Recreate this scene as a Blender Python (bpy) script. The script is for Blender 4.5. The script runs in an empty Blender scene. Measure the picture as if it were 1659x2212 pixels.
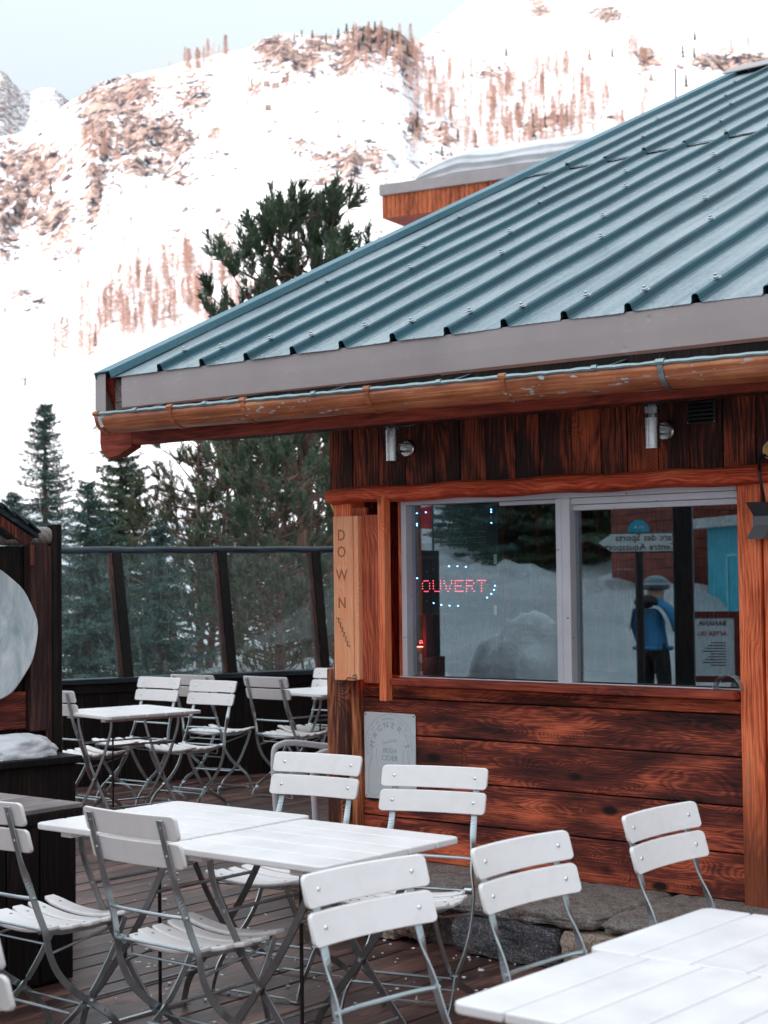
import bpy, bmesh, math, random
import numpy as np
from mathutils import Vector, Matrix
R = math.radians
C = bpy.context.scene.collection
sc = bpy.context.scene

# ---------------------------------------------------------------- camera
F_, CX, CY, EYE = 3550.0, 829.5, 1106.0, 1.57        # photo measured in a 1659 x 2212 grid
TH, RO = math.atan(137.5 / 3550), 0.0117
r0 = Vector((1, 0, 0)); u0 = Vector((0, -math.sin(TH), math.cos(TH))); fw = Vector((0, math.cos(TH), math.sin(TH)))
rc = r0 * math.cos(RO) - u0 * math.sin(RO); uc = r0 * math.sin(RO) + u0 * math.cos(RO)
cam = bpy.data.cameras.new('camera'); co = bpy.data.objects.new('camera', cam); C.objects.link(co)
m = Matrix.Identity(4)
for i in range(3):
    m[i][0] = rc[i]; m[i][1] = uc[i]; m[i][2] = -fw[i]
m[0][3], m[1][3], m[2][3] = 0, 0, EYE
co.matrix_world = m
cam.sensor_fit = 'HORIZONTAL'; cam.sensor_width = 24.0; cam.lens = F_ / 1659.0 * 24.0
cam.clip_start = 0.1; cam.clip_end = 6000
cam.dof.use_dof = True; cam.dof.focus_distance = 7.2; cam.dof.aperture_fstop = 5.0
sc.camera = co
# ---------------------------------------------------------------- sky and sun
SUNAZ, SUNEL = math.atan2(-0.86, -0.5), R(21)          # low sun, behind the camera to the left
w = bpy.data.worlds.new('World'); sc.world = w; w.use_nodes = True
nt = w.node_tree; bg = nt.nodes['Background']
sky = nt.nodes.new('ShaderNodeTexSky'); sky.sky_type = 'NISHITA'; sky.sun_disc = False
sky.sun_elevation = SUNEL; sky.sun_rotation = SUNAZ; sky.air_density = 1.0; sky.dust_density = 2.5; sky.ozone_density = 1.0
hs = nt.nodes.new('ShaderNodeHueSaturation'); hs.inputs['Saturation'].default_value = 0.55
hs.inputs['Value'].default_value = 1.0
nt.links.new(sky.outputs[0], hs.inputs['Color'])
mu = nt.nodes.new('ShaderNodeVectorMath'); mu.operation = 'MULTIPLY_ADD'; mu.inputs[1].default_value = (0.75,) * 3; mu.inputs[2].default_value = (1, 1, 1)
ad = nt.nodes.new('ShaderNodeVectorMath'); ad.operation = 'ADD'; ad.inputs[1].default_value = (0.50, 0.50, 0.50)
dv_ = nt.nodes.new('ShaderNodeVectorMath'); dv_.operation = 'DIVIDE'; tn = nt.nodes.new('ShaderNodeVectorMath'); tn.operation = 'MULTIPLY'; tn.inputs[1].default_value = (2.26, 2.46, 2.56)
nt.links.new(hs.outputs[0], mu.inputs[0]); nt.links.new(hs.outputs[0], ad.inputs[0]); nt.links.new(ad.outputs[0], dv_.inputs[0]); nt.links.new(mu.outputs[0], dv_.inputs[1])   # soften the glare near the horizon
nt.links.new(dv_.outputs[0], tn.inputs[0])
tc = nt.nodes.new('ShaderNodeTexCoord'); sx_n = nt.nodes.new('ShaderNodeSeparateXYZ'); nt.links.new(tc.outputs['Generated'], sx_n.inputs[0])   # hazy sky, brighter overhead
mz = nt.nodes.new('ShaderNodeMath'); mz.operation = 'MULTIPLY_ADD'; mz.use_clamp = False; mz.inputs[1].default_value = 1.08; mz.inputs[2].default_value = 0.27
mc = nt.nodes.new('ShaderNodeMath'); mc.operation = 'MAXIMUM'; mc.inputs[1].default_value = 0.0; nt.links.new(sx_n.outputs[2], mc.inputs[0]); nt.links.new(mc.outputs[0], mz.inputs[0])
fs = nt.nodes.new('ShaderNodeVectorMath'); fs.operation = 'SCALE'; nt.links.new(tn.outputs[0], fs.inputs[0]); nt.links.new(mz.outputs[0], fs.inputs['Scale']); nt.links.new(fs.outputs[0], bg.inputs[0])
bg.inputs[1].default_value = 0.15
sl = bpy.data.lights.new('sun', 'SUN'); sl.energy = 2.0; sl.angle = R(0.5); sl.color = (1.0, 0.9, 0.82)
so = bpy.data.objects.new('sun', sl); C.objects.link(so)
sd = Vector((math.sin(SUNAZ) * math.cos(SUNEL), math.cos(SUNAZ) * math.cos(SUNEL), math.sin(SUNEL)))
so.rotation_euler = sd.to_track_quat('Z', 'Y').to_euler(); so.location = sd * 50
vs = sc.view_settings; vs.view_transform = 'Standard'; vs.look = 'None'; vs.gamma = 1; vs.exposure = 2.05
sc.cycles.max_bounces = 7; sc.cycles.transparent_max_bounces = 10; sc.cycles.glossy_bounces = 3
sc.cycles.diffuse_bounces = 3; sc.cycles.caustics_reflective = False; sc.cycles.caustics_refractive = False

# ---------------------------------------------------------------- measuring
def ray(px, py):
    a = (px - CX) / F_; b = -(py - CY) / F_
    return rc * a + uc * b + fw
def onz(px, py, z):
    d = ray(px, py); t = (z - EYE) / d.z
    return Vector((d.x * t, d.y * t, z))
def aty(px, py, Y):
    d = ray(px, py); t = Y / d.y
    return Vector((d.x * t, Y, EYE + d.z * t))
KN = Vector((0.631, 0.776, 0)).normalized(); KE = Vector((KN.y, -KN.x, 0))   # into the kiosk wall / along it to the right
KO = KN * 6.13 - KE * 5.30
KM = Matrix(((KE.x, KN.x, 0, KO.x), (KE.y, KN.y, 0, KO.y), (0, 0, 1, 0), (0, 0, 0, 1)))
KRZ = math.atan2(KE.y, KE.x)
def K(px, py, d=0.0):
    """photo pixel on the plane d metres behind (+) or before (-) the kiosk wall -> kiosk x, z"""
    r_ = ray(px, py); t = (6.13 + d) / r_.dot(KN)
    p = Vector((0, 0, EYE)) + r_ * t - KO
    return p.dot(KE), p.z

# ---------------------------------------------------------------- object helpers
def tag(o, label=None, cat=None, group=None, kind=None):
    if label: o['label'] = label
    if cat: o['category'] = cat
    if group: o['group'] = group
    if kind: o['kind'] = kind
    return o
def empty(name, loc, rz=0.0, label=None, cat=None, group=None):
    o = bpy.data.objects.new(name, None); C.objects.link(o); o.empty_display_size = 0.1
    o.location = loc; o.rotation_euler = (0, 0, rz)
    return tag(o, label, cat, group)
def copy_tree(o, parent=None):
    c = o.copy(); C.objects.link(c)
    if parent: c.parent = parent
    for ch in list(KIDS.get(o.name, [])):
        cc = copy_tree(ch, c)
        KIDS.setdefault(c.name, []).append(cc)
    return c
KIDS = {}
class MB:
    def __init__(s): s.v = []; s.f = []; s.mi = []; s.cm = 0; s.sm = []
    def face(s, idx, smooth=False): s.f.append(tuple(idx)); s.mi.append(s.cm); s.sm.append(smooth)
    def box(s, c, d, M=None, taper=None):
        n = len(s.v); cx, cy, cz = c; dx, dy, dz = d[0] / 2, d[1] / 2, d[2] / 2
        for (i, j, k) in ((-1,-1,-1),(1,-1,-1),(1,1,-1),(-1,1,-1),(-1,-1,1),(1,-1,1),(1,1,1),(-1,1,1)):
            p = Vector((i * dx, j * dy, k * dz))
            if taper and k == 1: p.x *= taper[0]; p.y *= taper[1]
            if M: p = M @ p
            s.v.append((p.x + cx, p.y + cy, p.z + cz))
        for q in ((0,3,2,1),(4,5,6,7),(0,1,5,4),(1,2,6,5),(2,3,7,6),(3,0,4,7)): s.face([n + a for a in q])
        return s
    def span(s, a, b):
        return s.box([(a[i] + b[i]) / 2 for i in range(3)], [abs(b[i] - a[i]) for i in range(3)])
    def ngon_prism(s, pts, off, smooth_side=False):
        """pts: outline (3D, planar), extruded by vector off"""
        n = len(s.v); k = len(pts); off = Vector(off)
        for p in pts: s.v.append(tuple(Vector(p)))
        for p in pts: s.v.append(tuple(Vector(p) + off))
        s.face([n + i for i in range(k)][::-1]); s.face([n + k + i for i in range(k)])
        for i in range(k): s.face([n + i, n + (i + 1) % k, n + k + (i + 1) % k, n + k + i], smooth_side)
        return s
    def tube(s, path, r, seg=8, cap=True, closed=False):
        P = [Vector(p) for p in path]; n = len(s.v); N = len(P)
        rad = r if isinstance(r, (list, tuple)) else [r] * N
        up = None
        for i, p in enumerate(P):
            if closed: t = (P[(i + 1) % N] - P[i - 1]).normalized()
            else: t = (P[min(i + 1, N - 1)] - P[max(i - 1, 0)]).normalized()
            if up is None:
                up = Vector((0, 0, 1)) if abs(t.z) < 0.9 else Vector((1, 0, 0))
            a = t.cross(up).normalized(); b = a.cross(t).normalized(); up = b
            for j in range(seg):
                th = 2 * math.pi * j / seg
                s.v.append(tuple(p + (a * math.cos(th) + b * math.sin(th)) * rad[i]))
        for i in range(N - 1 if not closed else N):
            for j in range(seg):
                i2 = (i + 1) % N
                s.face([n + i * seg + j, n + i * seg + (j + 1) % seg, n + i2 * seg + (j + 1) % seg, n + i2 * seg + j], True)
        if cap and not closed:
            s.face([n + j for j in range(seg)][::-1]); s.face([n + (N - 1) * seg + j for j in range(seg)])
        return s
    def bar(s, path, wdir, W, T):
        """flat bar: wdir = wide direction (one vector or one per point)"""
        P = [Vector(p) for p in path]; n = len(s.v); N = len(P)
        for i, p in enumerate(P):
            t = (P[min(i + 1, N - 1)] - P[max(i - 1, 0)]).normalized()
            wd = Vector(wdir[i] if isinstance(wdir, list) else wdir)
            wd = (wd - t * wd.dot(t)).normalized(); b = t.cross(wd).normalized()
            for (q, z) in ((-1, -1), (1, -1), (1, 1), (-1, 1)): s.v.append(tuple(p + wd * q * W / 2 + b * z * T / 2))
        for i in range(N - 1):
            for j in range(4):
                s.face([n + i * 4 + j, n + i * 4 + (j + 1) % 4, n + i * 4 + 4 + (j + 1) % 4, n + i * 4 + 4 + j])
        s.face([n, n + 3, n + 2, n + 1]); e = n + (N - 1) * 4; s.face([e, e + 1, e + 2, e + 3])
        return s
    def lathe(s, c, prof, seg=16, M=None):
        """prof: (r, z) list about the z axis"""
        n = len(s.v); k = len(prof)
        for (r, z) in prof:
            for j in range(seg):
                th = 2 * math.pi * j / seg; p = Vector((r * math.cos(th), r * math.sin(th), z))
                if M: p = M @ p
                s.v.append((p.x + c[0], p.y + c[1], p.z + c[2]))
        for i in range(k - 1):
            for j in range(seg):
                s.face([n + i * seg + j, n + i * seg + (j + 1) % seg, n + (i + 1) * seg + (j + 1) % seg, n + (i + 1) * seg + j], True)
        s.face([n + j for j in range(seg)][::-1]); s.face([n + (k - 1) * seg + j for j in range(seg)])
        return s
    def mesh(s, name, mats):
        me = bpy.data.meshes.new(name); me.from_pydata(s.v, [], s.f)
        for m_ in (mats if isinstance(mats, (list, tuple)) else [mats]): me.materials.append(m_)
        me.polygons.foreach_set('material_index', s.mi); me.polygons.foreach_set('use_smooth', s.sm)
        me.update()
        if any(s.sm): me.set_sharp_from_angle(angle=R(38))
        return me
    def build(s, name, mats, parent=None, bevel=0.0, seg=2):
        o = bpy.data.objects.new(name, s.mesh(name, mats)); C.objects.link(o)
        if parent: o.parent = parent; KIDS.setdefault(parent.name, []).append(o)
        if bevel:
            b = o.modifiers.new('bevel', 'BEVEL'); b.width = bevel; b.segments = seg; b.limit_method = 'ANGLE'; b.angle_limit = R(40)
            b.harden_normals = False
        return o
def arrmesh(name, V, Fa, mats, smooth=False, mi=None):
    me = bpy.data.meshes.new(name); V = np.asarray(V, dtype=np.float32); Fa = np.asarray(Fa, dtype=np.int32)
    k = Fa.shape[1]
    me.vertices.add(len(V)); me.vertices.foreach_set('co', V.ravel())
    me.loops.add(Fa.size); me.loops.foreach_set('vertex_index', Fa.ravel())
    me.polygons.add(len(Fa)); me.polygons.foreach_set('loop_start', np.arange(0, Fa.size, k, dtype=np.int32))
    me.polygons.foreach_set('loop_total', np.full(len(Fa), k, dtype=np.int32))
    for m_ in mats: me.materials.append(m_)
    if mi is not None: me.polygons.foreach_set('material_index', np.asarray(mi, dtype=np.int32))
    me.polygons.foreach_set('use_smooth', np.full(len(Fa), smooth))
    me.update(calc_edges=True); me.validate(); return me
def link(name, me, parent=None):
    o = bpy.data.objects.new(name, me); C.objects.link(o)
    if parent: o.parent = parent; KIDS.setdefault(parent.name, []).append(o)
    return o
def text_mesh(body, size, depth=0.0, align='CENTER', res=2):
    cu = bpy.data.curves.new('lettering', 'FONT'); cu.body = body; cu.size = size; cu.extrude = depth
    cu.align_x = align; cu.resolution_u = res
    ob = bpy.data.objects.new('lettering', cu); C.objects.link(ob)
    bpy.context.view_layer.update()
    me = bpy.data.meshes.new_from_object(ob.evaluated_get(bpy.context.evaluated_depsgraph_get()))
    bpy.data.objects.remove(ob); return me

# ---------------------------------------------------------------- materials
class NT:
    def __init__(s, name):
        s.m = bpy.data.materials.new(name); s.m.use_nodes = True; s.t = s.m.node_tree
        s.p = s.t.nodes['Principled BSDF']; s.out = s.t.nodes['Material Output']
    def n(s, kind, **kw):
        nd = s.t.nodes.new('ShaderNode' + kind)
        for k_, v_ in kw.items():
            if k_.startswith('i_'): nd.inputs[k_[2:].replace('_', ' ')].default_value = v_
            else: setattr(nd, k_, v_)
        return nd
    def l(s, a, b): s.t.links.new(a, b)
    def math(s, op, a, b=None, c=None):
        nd = s.n('Math', operation=op)
        for i, x in enumerate((a, b, c)):
            if x is None: continue
            if isinstance(x, (int, float)): nd.inputs[i].default_value = x
            else: s.l(x, nd.inputs[i])
        return nd.outputs[0]
    def vmath(s, op, a, b):
        nd = s.n('VectorMath', operation=op)
        for i, x in enumerate((a, b)):
            if isinstance(x, (tuple, list)): nd.inputs[i].default_value = x
            else: s.l(x, nd.inputs[i])
        return nd.outputs[0]
    def noise(s, vec, scale, detail=3.0, rough=0.5, dist=0.0):
        nd = s.n('TexNoise'); nd.inputs['Scale'].default_value = scale; nd.inputs['Detail'].default_value = detail
        nd.inputs['Roughness'].default_value = rough; nd.inputs['Distortion'].default_value = dist
        if vec is not None: s.l(vec, nd.inputs['Vector'])
        return nd.outputs['Fac']
    def ramp(s, fac, stops, interp='LINEAR'):
        nd = s.n('ValToRGB'); cr = nd.color_ramp; cr.interpolation = interp
        while len(cr.elements) < len(stops): cr.elements.new(0.5)
        for e, (pos, col) in zip(cr.elements, stops):
            e.position = pos; e.color = (col[0], col[1], col[2], 1) if not isinstance(col, (int, float)) else (col, col, col, 1)
        s.l(fac, nd.inputs[0]); return nd.outputs[0]
    def mix(s, fac, a, b, blend='MIX'):
        nd = s.n('Mix', data_type='RGBA', blend_type=blend)
        for sock, x in ((nd.inputs[0], fac), (nd.inputs[6], a), (nd.inputs[7], b)):
            if isinstance(x, (int, float)): sock.default_value = x
            elif isinstance(x, (tuple, list)): sock.default_value = (*x[:3], 1)
            else: s.l(x, sock)
        return nd.outputs[2]
    def bump(s, h, strength=0.3, dist=0.01):
        nd = s.n('Bump'); nd.inputs['Strength'].default_value = strength; nd.inputs['Distance'].default_value = dist
        s.l(h, nd.inputs['Height']); s.l(nd.outputs[0], s.p.inputs['Normal']); return nd
    def set(s, col=None, rough=None, metal=None, spec=None):
        for key, x in (('Base Color', col), ('Roughness', rough), ('Metallic', metal), ('Specular IOR Level', spec)):
            if x is None: continue
            if isinstance(x, (int, float)): s.p.inputs[key].default_value = x
            elif isinstance(x, (tuple, list)): s.p.inputs[key].default_value = (*x[:3], 1)
            else: s.l(x, s.p.inputs[key])
        return s
def obj_co(t): return t.n('TexCoord').outputs['Object']
def wood(name, dark, mid, light, axis='X', freq=30.0, warp=1.0, rough=0.72, knots=0.5, stain=0.5, spec=0.35, bump=0.35, gscale=1.0, low=None):
    t = NT(name); c = obj_co(t); rnd = t.n('NewGeometry').outputs['Random Per Island']
    sep = t.n('SeparateXYZ'); t.l(c, sep.inputs[0]); X, Y, Z = sep.outputs
    u, v, w_ = {'X': (X, Y, Z), 'Y': (Y, X, Z), 'Z': (Z, X, Y)}[axis]
    u = t.math('MULTIPLY_ADD', rnd, 31.7, u); vv = t.math('ADD', t.math('MULTIPLY', w_, 1.0), v); vv = t.math('MULTIPLY_ADD', rnd, 7.3, vv)
    def cmb(a, b, c_):
        nd = t.n('CombineXYZ')
        for i, (x, k_) in enumerate((a, b, c_)):
            t.l(t.math('MULTIPLY', x, k_ * gscale), nd.inputs[i])
        return nd.outputs[0]
    base = cmb((u, 1.3), (vv, 5.0), (rnd, 9.0))
    n1 = t.noise(base, 1.0, 2.5, 0.42)
    kn = t.n('TexVoronoi'); kn.inputs['Scale'].default_value = 1.0; kn.inputs['Randomness'].default_value = 0.9
    t.l(cmb((u, 2.6), (vv, 5.2), (rnd, 5.0)), kn.inputs['Vector'])
    kd = kn.outputs['Distance']; ksel = t.math('GREATER_THAN', t.n('SeparateColor').outputs[0], 1 - knots)
    t.l(kn.outputs['Color'], ksel.node.inputs[0].links[0].from_node.inputs[0])
    kw = t.math('MULTIPLY', t.math('EXPONENT', t.math('MULTIPLY', t.math('MULTIPLY', kd, kd), -14.0)), ksel)
    field = t.math('ADD', t.math('MULTIPLY_ADD', n1, 1.25 * warp, t.math('MULTIPLY', vv, 3.2 * gscale)), t.math('MULTIPLY', kw, 0.9))
    rings = t.math('MULTIPLY_ADD', t.math('SINE', t.math('MULTIPLY', field, freq * 3.1)), 0.5, 0.5)
    fib = t.noise(cmb((u, 5.0), (vv, 170.0), (w_, 90.0)), 1.0, 3, 0.6)
    st = t.noise(cmb((u, 1.7), (vv, 6.0), (w_, 3.0)), 1.0, 5, 0.62)
    f = t.math('ADD', t.math('MULTIPLY', rings, 0.14), t.math('MULTIPLY_ADD', t.math('SUBTRACT', fib, 0.5), 0.85, 0.335))
    f = t.math('ADD', f, t.math('MULTIPLY', t.math('SUBTRACT', st, 0.5), stain * 2.4))
    f = t.math('ADD', f, t.math('MULTIPLY', t.math('SUBTRACT', rnd, 0.5), 0.22))
    f = t.math('ADD', f, 0.04)
    col = t.ramp(f, [(0.08, dark), (0.44, mid), (0.86, light)])
    core = t.ramp(kd, [(0.07, 1.0), (0.14, 0.0)])
    corem = t.math('MULTIPLY', core, ksel)
    col = t.mix(corem, col, tuple(x * 0.6 for x in dark))
    if low:      # weathered dark towards the foot of the board, with a ragged upper edge
        lw = t.ramp(t.math('SUBTRACT', t.math('MULTIPLY_ADD', st, 0.9, low), Z), [(0.30, 0.0), (0.62, 1.0)]); col = t.mix(t.math('MULTIPLY', lw, 0.85), col, t.mix(fib, (0.012, 0.007, 0.006), (0.24, 0.06, 0.025)))
    t.set(col, rough, 0, spec)
    h = t.math('ADD', t.math('MULTIPLY', fib, 0.6), t.math('MULTIPLY', rings, 0.4))
    t.bump(h, bump, 0.004)
    return t.m
def plain(name, col, rough=0.5, metal=0.0, spec=0.5, var=0.12, vs_=6.0, bump=0.0, bs=60.0):
    t = NT(name); c = obj_co(t)
    n_ = t.noise(c, vs_, 5, 0.6)
    cc = t.mix(t.ramp(n_, [(0.3, 0.0), (0.7, 1.0)]), tuple(x * (1 - var) for x in col), tuple(min(1, x * (1 + var)) for x in col))
    t.set(cc, rough, metal, spec)
    if bump: t.bump(t.noise(c, bs, 4, 0.6), bump, 0.003)
    return t.m
M = {}
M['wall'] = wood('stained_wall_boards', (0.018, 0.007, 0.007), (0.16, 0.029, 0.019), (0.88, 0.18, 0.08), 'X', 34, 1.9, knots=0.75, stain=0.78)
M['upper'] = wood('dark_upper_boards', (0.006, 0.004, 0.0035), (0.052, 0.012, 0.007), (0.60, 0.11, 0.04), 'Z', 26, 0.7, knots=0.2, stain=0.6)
M['lintel'] = wood('red_lintel_wood', (0.05, 0.009, 0.006), (0.62, 0.075, 0.028), (1.0, 0.28, 0.12), 'X', 40, 0.6, knots=0.25, stain=0.55, bump=0.9)
M['post'] = wood('orange_post_wood', (0.24, 0.035, 0.014), (1.0, 0.22, 0.085), (1.0, 0.50, 0.27), 'Z', 36, 0.5, knots=0.4, stain=0.40, bump=0.6)
M['postlow'] = wood('orange_post_with_dark_weathered_foot', (0.22, 0.032, 0.014), (1.0, 0.21, 0.08), (1.0, 0.48, 0.26), 'Z', 36, 0.5, knots=0.4, stain=0.45, bump=0.8, low=0.62)
M['pale'] = wood('pale_pine_board', (0.85, 0.21, 0.08), (1.0, 0.40, 0.20), (1.0, 0.64, 0.42), 'Z', 34, 0.8, knots=0.45, stain=0.3, bump=0.5)
M['brown'] = wood('brown_shutter_wood', (0.05, 0.012, 0.008), (0.48, 0.09, 0.04), (0.92, 0.28, 0.13), 'Z', 30, 0.7, knots=0.4, stain=0.45)
M['rotten'] = wood('rotten_post_wood', (0.016, 0.007, 0.005), (0.10, 0.026, 0.016), (0.80, 0.26, 0.11), 'Z', 24, 0.5, knots=0.1, stain=0.62, bump=1.0)
M['fascia_wood'] = wood('eave_beam_wood', (0.04, 0.009, 0.007), (0.32, 0.048, 0.024), (0.62, 0.13, 0.06), 'X', 16, 0.8, knots=0.35, stain=0.4)
M['deck'] = wood('wet_deck_boards', (0.008, 0.005, 0.005), (0.062, 0.029, 0.023), (0.28, 0.135, 0.10), 'Y', 26, 0.6, rough=0.40, knots=0.2, stain=0.55, spec=0.5)
M['black'] = wood('blackened_wood', (0.003, 0.0025, 0.003), (0.008, 0.006, 0.006), (0.045, 0.022, 0.018), 'Z', 22, 0.4, rough=0.6, knots=0.1, stain=0.4, spec=0.2)
M['blackx'] = wood('blackened_rail_wood', (0.006, 0.008, 0.010), (0.02, 0.03, 0.038), (0.07, 0.10, 0.12), 'X', 22, 0.4, rough=0.45, knots=0.1, stain=0.4)
M['clad'] = wood('orange_cladding', (0.07, 0.018, 0.01), (0.52, 0.12, 0.045), (0.85, 0.26, 0.11), 'Z', 14, 0.3, knots=0.1, stain=0.45)
M['lid'] = wood('weathered_lid_boards', (0.05, 0.042, 0.042), (0.22, 0.18, 0.175), (0.50, 0.43, 0.41), 'Y', 26, 0.5, rough=0.5, knots=0.1, stain=0.4)
def white_mat():
    t = NT('white_painted_wood'); oi = t.n('ObjectInfo').outputs['Random']; c = t.vmath('ADD', obj_co(t), (0, 0, 0)); cb_ = t.n('CombineXYZ'); t.l(t.math('MULTIPLY', oi, 17.0), cb_.inputs[0]); t.l(t.math('MULTIPLY', oi, 9.0), cb_.inputs[1]); t.l(cb_.outputs[0], c.node.inputs[1])
    sp = t.n('SeparateXYZ'); t.l(c, sp.inputs[0])
    n_ = t.noise(t.vmath('MULTIPLY', c, (3, 25, 25)), 1.0, 5, 0.6)
    ch = t.ramp(t.noise(c, 75, 3, 0.7), [(0.73, 0.0), (0.76, 1.0)])
    col = t.mix(n_, (0.83, 0.77, 0.755), (0.89, 0.84, 0.83))
    col = t.mix(t.math('MULTIPLY', ch, 0.5), col, (0.45, 0.40, 0.38))
    big = t.ramp(t.noise(c, 9, 5, 0.7, 0.8), [(0.45, 0.0), (0.8, 1.0)])
    col = t.mix(t.math('MULTIPLY', big, 0.35), col, (0.60, 0.55, 0.54)); col = t.mix(t.math('MULTIPLY', oi, 0.12), col, (0.66, 0.62, 0.62))
    t.set(col, t.ramp(big, [(0.0, 0.36), (1.0, 0.6)]), 0, 0.45); t.bump(n_, 0.12, 0.002); return t.m
M['white'] = white_mat()
def frost_top():
    t = NT('white_table_paint'); c = obj_co(t)
    n_ = t.noise(t.vmath('MULTIPLY', c, (4, 4, 4)), 1.0, 6, 0.65)
    gr = t.noise(t.vmath('MULTIPLY', c, (6, 60, 60)), 1.0, 3, 0.6)
    col = t.mix(t.ramp(n_, [(0.35, 0), (0.7, 1)]), (0.79, 0.745, 0.74), (0.88, 0.835, 0.83))
    col = t.mix(t.math('MULTIPLY', gr, 0.12), col, (0.5, 0.48, 0.48))
    t.set(col, t.ramp(n_, [(0.3, 0.26), (0.7, 0.5)]), 0, 0.5); t.bump(gr, 0.12, 0.002); return t.m
M['table'] = frost_top()
def metal_mat(name, col, rough, var=0.3, scale=14):
    t = NT(name); c = obj_co(t); n_ = t.noise(c, scale, 6, 0.65)
    t.set(t.mix(n_, tuple(x * (1 - var) for x in col), tuple(min(1, x * (1 + var)) for x in col)), t.ramp(n_, [(0.3, rough * 0.75), (0.75, min(1, rough * 1.3))]), 1.0)
    t.bump(t.noise(c, 90, 3, 0.6), 0.08, 0.001); return t.m
M['galv'] = metal_mat('galvanised_steel', (0.47, 0.52, 0.54), 0.36, 0.30)
M['dull'] = metal_mat('dull_steel', (0.23, 0.215, 0.215), 0.45, 0.3)
M['steel'] = metal_mat('brushed_steel', (0.55, 0.53, 0.52), 0.28, 0.1)
M['chrome'] = metal_mat('polished_rivet', (0.75, 0.80, 0.82), 0.2, 0.1)
def roof_mat(name, a, b, rough):
    t = NT(name); c = obj_co(t)
    st = t.noise(t.vmath('MULTIPLY', c, (30, 1.0, 1.0)), 1.0, 5, 0.6)
    sp = t.noise(c, 55, 4, 0.7); big = t.noise(c, 1.2, 4, 0.6)
    f = t.math('ADD', t.math('MULTIPLY', st, 0.30), t.math('ADD', t.math('MULTIPLY', sp, 0.50), t.math('MULTIPLY', big, 0.3)))
    t.set(t.ramp(f, [(0.42, a), (0.64, b)]), t.ramp(sp, [(0.35, rough), (0.7, min(1, rough + 0.22))]), 0.35, 0.6)
    t.bump(t.math('ADD', sp, t.math('MULTIPLY', st, 0.4)), 0.28, 0.004); return t.m
M['roof'] = roof_mat('weathered_teal_metal_sky_sheen', (0.10, 0.165, 0.19), (0.35, 0.40, 0.42), 0.34)  # pan colour lightened to carry the sky's reflection
M['rib'] = roof_mat('shade_dark_teal_rib_metal', (0.006, 0.040, 0.058), (0.018, 0.095, 0.125), 0.40)  # same teal sheet, darkened in the colour for the ribs' shaded side
M['verge'] = roof_mat('blue_verge_metal', (0.06, 0.15, 0.19), (0.11, 0.23, 0.28), 0.42)
def fascia_mat():
    t = NT('scratched_grey_fascia_metal'); c = obj_co(t)
    big = t.noise(c, 1.6, 4, 0.6)
    scr = t.n('TexVoronoi', feature='DISTANCE_TO_EDGE'); scr.inputs['Scale'].default_value = 5.0
    t.l(t.vmath('ADD', c, t.vmath('MULTIPLY', t.n('TexNoise').outputs['Color'], (0.4, 0.4, 0.4))), scr.inputs['Vector'])
    s_ = t.math('MULTIPLY', t.ramp(scr.outputs[0], [(0.0, 1.0), (0.012, 0.0)]), t.ramp(t.noise(c, 9, 3), [(0.5, 0.0), (0.62, 1.0)]))
    col = t.mix(big, (0.30, 0.255, 0.25), (0.52, 0.45, 0.44))
    col = t.mix(t.math('MULTIPLY', s_, 0.5), col, (0.75, 0.6, 0.55))
    t.set(col, 0.42, 0.3, 0.5)
    dn = t.n('TexVoronoi'); dn.inputs['Scale'].default_value = 6; t.l(c, dn.inputs['Vector'])
    t.bump(t.math('ADD', t.ramp(dn.outputs['Distance'], [(0.0, 0.0), (0.10, 1.0)]), t.math('MULTIPLY', t.noise(c, 3, 2), 3.0)), 0.3, 0.006); return t.m
M['fascia'] = fascia_mat()
def gutter_mat():
    t = NT('wood_look_gutter_with_flaked_paint'); c = obj_co(t)
    g = t.noise(t.vmath('MULTIPLY', c, (2.0, 90, 90)), 1.0, 4, 0.6); big = t.noise(t.vmath('MULTIPLY', c, (3, 8, 8)), 1.0, 4, 0.6)
    col = t.ramp(t.math('ADD', t.math('MULTIPLY', g, 0.6), t.math('MULTIPLY', big, 0.5)), [(0.34, (0.07, 0.018, 0.008)), (0.56, (0.42, 0.12, 0.045)), (0.80, (0.88, 0.38, 0.17))])
    fl = t.math('MULTIPLY', t.ramp(t.noise(t.vmath('MULTIPLY', c, (16, 50, 50)), 1.0, 3, 0.5), [(0.635, 0.0), (0.65, 1.0)]), t.ramp(t.noise(c, 2.2, 2), [(0.5, 0.0), (0.56, 1.0)]))
    t.set(t.mix(fl, col, (0.42, 0.50, 0.53)), 0.3, 0.0, 0.6); t.bump(g, 0.15, 0.002); return t.m
M['gutter'] = gutter_mat()
M['lead'] = metal_mat('grey_gutter_bead', (0.30, 0.38, 0.40), 0.42, 0.4, 20)
def frame_mat():
    t = NT('chipped_grey_window_paint'); c = obj_co(t)
    ch = t.ramp(t.noise(t.vmath('MULTIPLY', c, (12, 30, 30)), 1.0, 5, 0.7), [(0.66, 0.0), (0.69, 1.0)])
    t.set(t.mix(ch, t.mix(t.noise(c, 5, 4), (0.46, 0.45, 0.49), (0.74, 0.71, 0.75)), (0.10, 0.06, 0.05)), 0.5); t.bump(t.noise(c, 45, 4, 0.7), 0.35, 0.003); return t.m
M['frame'] = frame_mat()
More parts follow.
